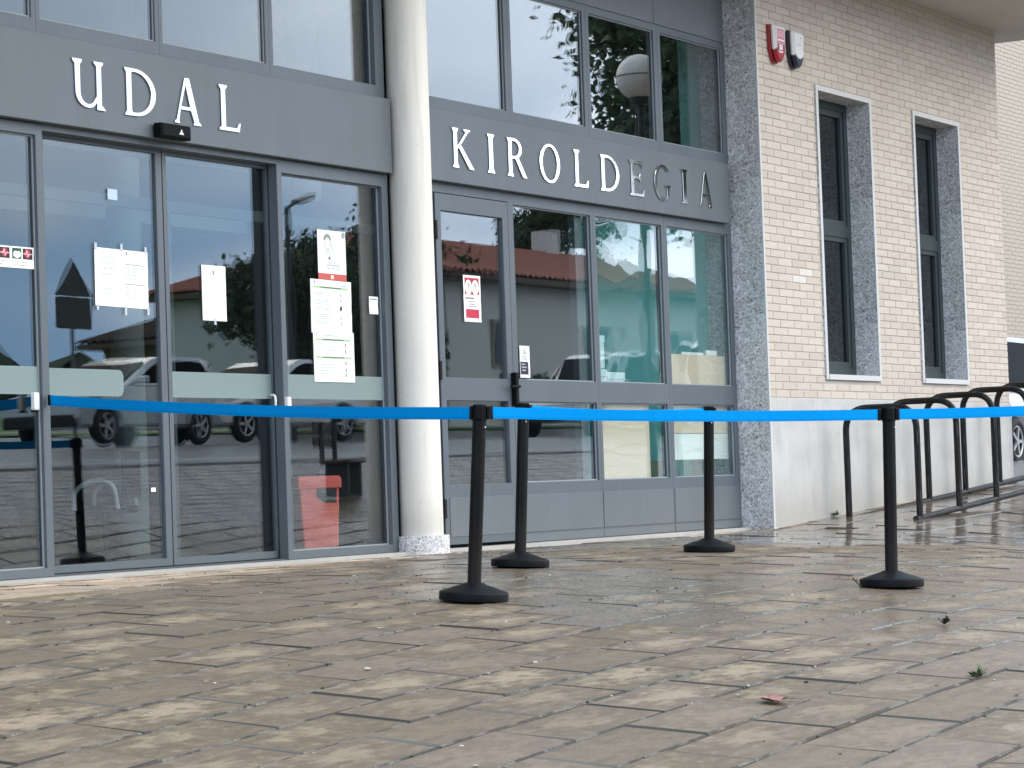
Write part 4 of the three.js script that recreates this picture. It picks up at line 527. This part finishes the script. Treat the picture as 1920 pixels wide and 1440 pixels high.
function house(name, label, x0, x1, z0, z1, eave, ridge, wallMat, roofMat, hip, windows) {
  const y = ground((x0 + x1) / 2, z0) - 0.3, o = base(name, 0, 0, 0); tag(o, label, 'house'); const ov = 0.6, zm = (z0 + z1) / 2;
  mesh('wall', bx(x0, x1, y, eave, z0, z1), wallMat, o);
  const A = [x0 - ov, eave - 0.05, z0 - ov], B = [x1 + ov, eave - 0.05, z0 - ov], C = [x1 + ov, eave - 0.05, z1 + ov], D = [x0 - ov, eave - 0.05, z1 + ov], hp = hip ? Math.min(3.2, (z1 - z0) / 2 + ov) : 0, E = [x0 - ov + hp, ridge, zm], F = [x1 + ov - hp, ridge, zm];
  // pantile rolls: corrugated slope strips
  const slope = (P, Q, R, S, n) => { const pos = [], L = (a, b, t) => a.map((q, i) => q + (b[i] - q) * t); for (let i = 0; i < n; i++) { const row = (t, d) => { const lo = L(P, Q, t), hi = L(S, R, t); lo[1] += d; hi[1] += d; return [lo, hi]; }; const a = row(i / n, 0), b = row((i + 0.5) / n, 0.09), c = row((i + 1) / n, 0); for (const [p, q] of [[a, b], [b, c]]) pos.push(...p[0], ...q[1], ...q[0], ...p[0], ...p[1], ...q[1]); } const g = new THREE.BufferGeometry(); g.setAttribute('position', new THREE.Float32BufferAttribute(pos, 3)); g.setAttribute('uv', new THREE.Float32BufferAttribute(new Float32Array(pos.length / 3 * 2), 2)); g.computeVertexNormals(); return g; };
  const nx = Math.round((x1 - x0) / 0.28);
  const roof = mesh('roof', [slope(B, A, E, F, nx), slope(D, C, F, E, nx), slope(A, D, E, E, 24), slope(C, B, F, F, 24)], roofMat, o); roofMat.side = THREE.DoubleSide;
  mesh('eaves', bx(x0 - ov + 0.05, x1 + ov - 0.05, eave - 0.22, eave - 0.07, z0 - ov + 0.05, z1 + ov - 0.05), std(0.12, 0.08, 0.06, 0.8), o);
  mesh('chimney', bx(x0 + (x1 - x0) * 0.7, x0 + (x1 - x0) * 0.7 + 0.7, ridge - 0.6, ridge + 0.7, zm - 0.3, zm + 0.3), wallMat, roof);
  for (const [wx, wy, ww, wh, face] of windows) { const f = face === 'x' ? bx(x0 - 0.05, x0 + 0.02, wy, wy + wh, wx, wx + ww) : bx(wx, wx + ww, wy, wy + wh, z0 - 0.05, z0 + 0.02), win = mesh('window', f, std(0.3, 0.24, 0.18, 0.6), o); mesh('pane', face === 'x' ? bx(x0 - 0.065, x0 - 0.051, wy + 0.1, wy + wh - 0.1, wx + 0.1, wx + ww - 0.1) : bx(wx + 0.1, wx + ww - 0.1, wy + 0.1, wy + wh - 0.1, z0 - 0.065, z0 - 0.051), std(0.03, 0.035, 0.04, 0.1), win); }
  return o;
}
{
  const roofRed = std(0.34, 0.125, 0.085, 0.85), roofBrown = std(0.075, 0.045, 0.035, 0.85);
  house('house', 'white house with red tiled roof mirrored in the right panes', 58.8, 77, 27, 36, 6.1, 7.6, std(0.62, 0.62, 0.58, 0.9), roofRed, true, [[61, 3.6, 1.2, 1.3, 'z'], [66, 3.6, 1.6, 1.3, 'z'], [71, 3.6, 1.2, 1.3, 'z'], [29, 3.8, 1.2, 1.2, 'x']]);
  house('house', 'tan house with brown tiled roof mirrored in the sliding doors', 59.6, 67, 33, 39, 4.95, 6.15, std(0.2, 0.15, 0.1, 0.9), roofBrown, true, [[60.6, 3.9, 0.9, 0.8, 'z'], [63.0, 3.9, 1.1, 0.9, 'z'], [34.5, 3.9, 0.9, 0.8, 'x']]);
  const an = base('roof_antenna', 64.5, 5.9, 35.8); tag(an, 'thin television antenna on the tan house roof', 'antenna'); mesh('mast', rod([0, 0, 0], [0, 2.1, 0], 0.03), M.black, an); mesh('boom', [rod([-0.5, 2.0, 0], [0.5, 2.0, 0], 0.02), ...[-0.4, -0.15, 0.1, 0.35].map((x) => rod([x, 2.0, -0.3], [x, 2.0, 0.3], 0.012))], M.black, an);
  const lx = 44.95, lz = 22, ly = ground(lx, lz), lamp = base('street_lamp', lx, ly, lz); tag(lamp, 'dark street lamp mirrored beside the cartoon poster', 'street lamp'); mesh('pole', rod([0, 0, 0], [0, 6.35 - ly, 0], 0.075, 0.05), std(0.04, 0.045, 0.05, 0.5), lamp); mesh('arm', rod([0, 6.33 - ly, 0], [0.35, 6.5 - ly, 0], 0.035), std(0.04, 0.045, 0.05, 0.5), lamp); mesh('lamp_head', (() => { const g = new RoundedBoxGeometry(0.65, 0.1, 0.24, 2, 0.04); g.rotateZ(0.3); g.translate(0.6, 6.57 - ly, 0); return g; })(), std(0.05, 0.055, 0.06, 0.5), lamp);
  const gx = 23.9, gz = 2.5, gy = ground(gx, gz), globe = base('globe_lamp', gx, gy, gz); tag(globe, 'round white globe lamp mirrored in the upper right window', 'street lamp'); mesh('pole', rod([0, 0, 0], [0, 4.28 - gy, 0], 0.055, 0.04), std(0.03, 0.035, 0.035, 0.5), globe); mesh('collar', cyl(0, 4.26 - gy, 4.36 - gy, 0, 0.09, 0.12, 20), std(0.03, 0.035, 0.035, 0.5), globe); mesh('globe', (() => { const g = new THREE.SphereGeometry(0.235, 32, 24); g.translate(0, 4.54 - gy, 0); return g; })(), std(0.8, 0.79, 0.74, 0.45), globe); mesh('seam', (() => { const g = new THREE.TorusGeometry(0.236, 0.008, 8, 40); g.rotateX(Math.PI / 2); g.translate(0, 4.55 - gy, 0); return g; })(), std(0.25, 0.24, 0.22, 0.6), globe);
  const sx = 36.35, sz = 20.4, sy = ground(sx, sz), sign = base('road_sign', sx, sy, sz, 0.0); tag(sign, 'road sign of a triangle above a square, mirrored dark', 'road sign'); const back = std(0.06, 0.065, 0.065, 0.55, { metalness: 0.4 }), T = 4.7 - sy;
  mesh('pole', rod([0, 0, 0.05], [0, T - 0.1, 0.05], 0.035), std(0.12, 0.12, 0.13, 0.5), sign); const round3 = (p, q) => { const s = new THREE.Shape(); p.forEach((a, i) => { const b = p[(i + 1) % p.length], c = p[(i + 2) % p.length], L = (u, v, t) => [u[0] + (v[0] - u[0]) * t, u[1] + (v[1] - u[1]) * t], m = L(a, b, 1 - q), n = L(b, c, q); if (!i) s.moveTo(...L(a, b, q)); s.lineTo(...m); s.quadraticCurveTo(...b, ...n); }); return new THREE.ExtrudeGeometry(s, { depth: 0.02, bevelEnabled: false }); };
  mesh('triangle_plate', round3([[-0.5, T - 0.66], [0.5, T - 0.66], [0, T]], 0.07), back, sign); mesh('square_plate', round3([[-0.47, T - 1.24], [0.47, T - 1.24], [0.47, T - 0.68], [-0.47, T - 0.68]], 0.06), back, sign);
  const bX = 27.4, bZ = 8.7, bY = ground(bX, bZ), bench = base('park_bench', bX, bY, bZ, -0.45); tag(bench, 'slatted wooden bench mirrored beside the red bin', 'bench'); const wood = std(0.09, 0.065, 0.05, 0.6), leg = std(0.05, 0.055, 0.055, 0.7);
  for (const yy of [0.62, 0.8]) mesh('backrest_slat', rbx(-0.85, 0.85, yy, yy + 0.13, 0.19, 0.225, 0.01), wood, bench); for (const zz of [-0.22, -0.09, 0.04]) mesh('seat_slat', rbx(-0.85, 0.85, 0.42, 0.455, zz, zz + 0.11, 0.01), wood, bench); for (const xx of [-0.5, 0.5]) mesh('leg', [rbx(xx - 0.09, xx + 0.09, 0, 0.42, -0.16, 0.12, 0.02), rbx(xx - 0.05, xx + 0.05, 0.4, 0.93, 0.14, 0.19, 0.01)], leg, bench);
}

// ---------------------------------------------------------------- things inside the entrance
{
  const b = base('umbrella_bin', 14.74, 0.005, -0.27, -0.75); tag(b, 'red umbrella bin behind the right fixed pane', 'bin'); const red = std(0.66, 0.1, 0.075, 0.5);
  const p = prism([[-0.115, 0], [0.115, 0], [0.13, 0.34], [0.132, 0.46], [0.14, 0.54], [-0.14, 0.54], [-0.13, 0.3]], -0.12, 0.12, [], 0.008); mesh('body', p, red, b); mesh('rim', rbx(-0.15, 0.15, 0.455, 0.53, -0.132, 0.132, 0.012), red, b); mesh('opening', prism([[-0.02, 0.455], [0.118, 0.455], [0.112, 0.36], [0.03, 0.36], [-0.02, 0.4]], 0.1205, 0.1235), M.rubber, b);
  const u = base('umbrella', 14.8, 0.3, -0.3); tag(u, 'black umbrella with a hooked handle standing in the bin', 'umbrella'); mesh('canopy', rod([0, 0, 0], [0.05, 0.4, 0], 0.03, 0.016), M.blackSoft, u); mesh('handle', tube([[0.045, 0.36, 0], [0.06, 0.5, 0], [0.085, 0.57, 0], [0.13, 0.58, 0], [0.165, 0.54, 0], [0.16, 0.49, 0]], 0.012, 30, 8), M.black, u);
  const ch = base('wheeled_chair', 14.25, 0.004, -1.7, 0.4); ch.scale.setScalar(0.8); tag(ch, 'dark chair with pale curved armrests inside the entrance', 'chair'); mesh('seat', rbx(-0.24, 0.24, 0.42, 0.49, -0.24, 0.24, 0.03), M.blackSoft, ch); mesh('backrest', rbx(-0.23, 0.23, 0.55, 0.95, 0.22, 0.27, 0.03), M.blackSoft, ch); for (const s of [-1, 1]) mesh('armrest', tube([[s * 0.27, 0.46, 0.2], [s * 0.29, 0.66, 0.16], [s * 0.29, 0.7, 0], [s * 0.29, 0.62, -0.16], [s * 0.27, 0.46, -0.18]], 0.022, 24, 8), std(0.3, 0.33, 0.35, 0.4), ch); mesh('stand', [cyl(0, 0.05, 0.42, 0, 0.03), ...[0, 1, 2, 3, 4].map((k) => rod([0, 0.08, 0], [Math.cos(k * 1.257) * 0.26, 0.03, Math.sin(k * 1.257) * 0.26], 0.018))], M.black, ch);
  const cream = std(0.7, 0.56, 0.43, 0.7), white = std(0.78, 0.8, 0.78, 0.6);
  const d1 = base('reception_desk', 0, 0, 0); tag(d1, 'cream panelled desk behind the middle right window', 'desk'); mesh('front_panel', bx(18.29, 19.16, 0.43, 1.12, -0.09, -0.065), cream, d1); mesh('top', bx(18.27, 19.2, 1.12, 1.15, -0.6, -0.06), cream, d1); mesh('leg', bx(18.3, 18.36, 0.004, 0.43, -0.12, -0.07), M.frame, d1); mesh('leg', bx(19.08, 19.14, 0.004, 0.43, -0.12, -0.07), M.frame, d1);
  const d2 = base('office_cabinet', 0, 0, 0); tag(d2, 'cream and white cabinet behind the last right window', 'cabinet'); mesh('upper_panel', bx(19.5, 20.78, 0.82, 1.478, -0.1, -0.07), cream, d2); mesh('lower_panel', bx(19.53, 20.75, 0.6, 0.815, -0.098, -0.072), white, d2); mesh('side', bx(20.72, 20.84, 0.004, 1.47, -0.5, -0.105), cream, d2); mesh('side', bx(19.5, 19.56, 0.004, 0.6, -0.4, -0.105), cream, d2);
  for (const [x0, x1, y0, y1, l] of [[18.31, 18.52, 1.335, 1.6, 'pale box on top of the others inside the middle right window'], [18.3, 18.54, 1.155, 1.33, 'pale lower box at the left inside the middle right window'], [18.55, 18.84, 1.155, 1.31, 'wide pale box on the desk beside the stacked boxes']]) { const o = base('office_box', (x0 + x1) / 2, y0, -0.2); tag(o, l, 'box'); mesh('body', rbx(-(x1 - x0) / 2, (x1 - x0) / 2, 0, y1 - y0 - 0.02, -0.1, 0.1, 0.006), std(0.6, 0.72, 0.74, 0.6), o); mesh('lid', rbx(-(x1 - x0) / 2 - 0.004, (x1 - x0) / 2 + 0.004, y1 - y0 - 0.06, y1 - y0, -0.104, 0.104, 0.006), std(0.64, 0.76, 0.78, 0.6), o); }
  const ph = base('desk_papers', 20.1, 1.479, -0.085); tag(ph, 'white papers lying on the cream cabinet', 'papers'); mesh('sheet', bx(-0.3, 0.1, 0, 0.022, -0.02, 0.012), white, ph); mesh('sheet', rbx(0.15, 0.36, 0, 0.045, -0.02, 0.012, 0.008), white, ph);
}

// ---------------------------------------------------------------- wall of the next wing
{
  const w = base('brick_wing_wall'); tag(w, 'pale brick wall of the next wing behind the parked car', 'wall');
  mesh('mortar', bx(36, 60, -1, 12, -5.6, -5.006), std(0.43, 0.375, 0.32, 0.95), w); const gs = [], r = rng(61);
  for (let k = 0; k < 170; k++) for (let i = 0; i < 26; i++) { const x = 37 + 0.2855 * (i + (k % 2) / 2), y = 0.3 + k * 0.0674; gs.push(bx(x, x + 0.277, y, y + 0.059, -5.008, -5 + r() * 0.002)); }
  tag(mesh('brick', gs, std(0.47, 0.41, 0.35, 0.88), w), null, null, null, 'stuff');
}

// ---------------------------------------------------------------- small things on the ground
{
  const r = rng(123);
  function leafOf(name, label, x, z, l, wd, col, turn, curl, group) { const o = base(name, x, ground(x, z) + 0.005, z, turn); tag(o, label, 'leaf', group); const N = 10, pos = [], ix = []; for (let i = 0; i <= N; i++) { const t = i / N, w = wd * Math.pow(Math.sin(Math.PI * Math.min(0.98, 0.04 + t * 0.95)), 0.75) * (1 + 0.28 * (i % 2)); for (const s of [-1, 0, 1]) pos.push((t - 0.5) * l, curl * (Math.abs(s) * 0.9 + 0.35 * Math.sin(t * 7 + s)) + 0.003 + (t > 0.6 ? curl * (t - 0.6) : 0), s * w / 2); } for (let i = 0; i < N; i++) for (let k = 0; k < 2; k++) { const a = i * 3 + k; ix.push(a, a + 1, a + 3, a + 1, a + 4, a + 3); } const g = new THREE.BufferGeometry(); g.setAttribute('position', new THREE.Float32BufferAttribute(pos, 3)); g.setIndex(ix); g.computeVertexNormals(); mesh('blade', g, new THREE.MeshStandardMaterial({ color: rgb(...col), roughness: 0.5, side: THREE.DoubleSide }), o); mesh('stalk', rod([l * 0.45, 0.006, 0], [l * 0.75, 0.012, 0.01], 0.0022, 0.0015, 5), std(0.2, 0.06, 0.05, 0.7), o); }
  leafOf('fallen_leaf', 'curled reddish leaf on the pavers in the foreground', 8.46, 6.085, 0.15, 0.08, [0.36, 0.16, 0.13], 0.75, 0.012);
  leafOf('fallen_leaf', 'small dark curled leaf on the pavers before the last post', 10.967, 5.717, 0.07, 0.045, [0.025, 0.02, 0.018], 0.2, 0.02);
  const weed = base('weed_tuft', 9.434, ground(9.434, 6.459) + 0.001, 6.459); tag(weed, 'small green weed sprouting from a paver joint', 'weed'); const bl = []; for (let i = 0; i < 34; i++) { const a = r() * 6.283, h = 0.012 + 0.045 * r() * r(), d = 0.02 + 0.035 * r(), w = 0.0035, c = Math.cos(a), s = Math.sin(a), x0 = (r() - 0.5) * 0.07, z0 = (r() - 0.5) * 0.025, g = new THREE.BufferGeometry(); const P = [[x0 - s * w, 0, z0 + c * w], [x0 + s * w, 0, z0 - c * w], [x0 + c * d * 0.5 + s * w * 1.2, h * 0.8, z0 + s * d * 0.5 - c * w * 1.2], [x0 + c * d * 0.5 - s * w * 1.2, h * 0.8, z0 + s * d * 0.5 + c * w * 1.2], [x0 + c * d * 1.3, h, z0 + s * d * 1.3]]; g.setAttribute('position', new THREE.Float32BufferAttribute([0, 1, 2, 0, 2, 3, 3, 2, 4].flatMap((k) => P[k]), 3)); g.computeVertexNormals(); bl.push(g); } mesh('leaves', mergeGeometries(bl), new THREE.MeshStandardMaterial({ color: rgb(0.085, 0.12, 0.045), roughness: 0.8, side: THREE.DoubleSide }), weed);
  const wall = weed.clone(); wall.name = numbered('weed_tuft'); wall.position.set(21.9, court(21.9, 0.34) + 0.01, 0.33); wall.scale.setScalar(1.1); scene.add(wall); tag(wall, 'dry weed at the foot of the white plinth', 'weed');
  const twig = base('twig', 11.9, ground(12.55, 4.6), 4.55); twig.position.set(12.53, ground(12.53, 4.63) + 0.002, 4.63); tag(twig, 'thin twig leaning on the base of the last post', 'twig'); mesh('stem', rod([-0.06, 0.05, 0], [0.02, 0, 0.01], 0.004, 0.003, 6), std(0.08, 0.06, 0.04, 0.9), twig); mesh('side_shoot', rod([-0.02, 0.026, 0.003], [-0.035, 0.05, 0.01], 0.002, 0.001, 5), std(0.08, 0.06, 0.04, 0.9), twig);
  // grit, crumbs of leaf and pale stones caught in the joints
  const crumbs = [[], [], []], L = 0.61625, WD = 0.318755, X0 = 8.11, Z0 = 2.97365;
  for (let i = 0; i < 900; i++) { const k = Math.floor(r() * 24) - 9, z = Z0 + WD * k + (r() - 0.5) * (r() < 0.75 ? 0.014 : 0.3), x = 5 + r() * 17; if (z < 0.12 || z > 7.6) continue; const s = 0.0025 + 0.006 * r() * r(), g = new THREE.IcosahedronGeometry(s, 0); g.scale(1 + r(), 0.5 + 0.3 * r(), 1); g.rotateY(r() * 6); g.translate(x, ground(x, z) + s * 0.2, z); crumbs[r() < 0.55 ? 0 : r() < 0.6 ? 1 : 2].push(g); }
  for (let i = 0; i < 130; i++) { const x = 6 + r() * 13, z = 0.6 + r() * 6.4, s = 0.006 + 0.012 * r(), g = new THREE.CircleGeometry(s, 5); const p = g.attributes.position; for (let k = 1; k < p.count; k++) p.setXYZ(k, p.getX(k) * (0.6 + 1.2 * r()), p.getY(k) * (0.4 + 0.6 * r()), s * 0.35 * r()); g.rotateX(-Math.PI / 2); g.rotateY(r() * 6); g.computeVertexNormals(); g.translate(x, ground(x, z) + 0.0045, z); crumbs[r() < 0.5 ? 0 : 1].push(g.toNonIndexed()); }
  for (let i = 0; i < 260; i++) { const k = Math.floor(r() * 15) - 8, z = Z0 + WD * k + (r() - 0.5) * 0.012, x = [9.4, 10.9, 11.2, 14, 16.5, 19][i % 6] + (r() - 0.5) * 1.6, s = 0.003 + 0.005 * r(), g = new THREE.IcosahedronGeometry(s, 0); g.scale(1.5, 0.8, 1); if (z < 0.2) continue; g.translate(x, ground(x, z) - 0.001, z); crumbs[2].push(g); }
  tag(mesh('grit', mergeGeometries(crumbs.map((c) => mergeGeometries(c)), true), [std(0.05, 0.04, 0.03, 0.9), std(0.5, 0.48, 0.44, 0.8), std(0.06, 0.08, 0.03, 0.9)]), 'grit and crumbs lying in the joints of the paving', 'grit', null, 'stuff');
}
renderer.render(scene, camera);
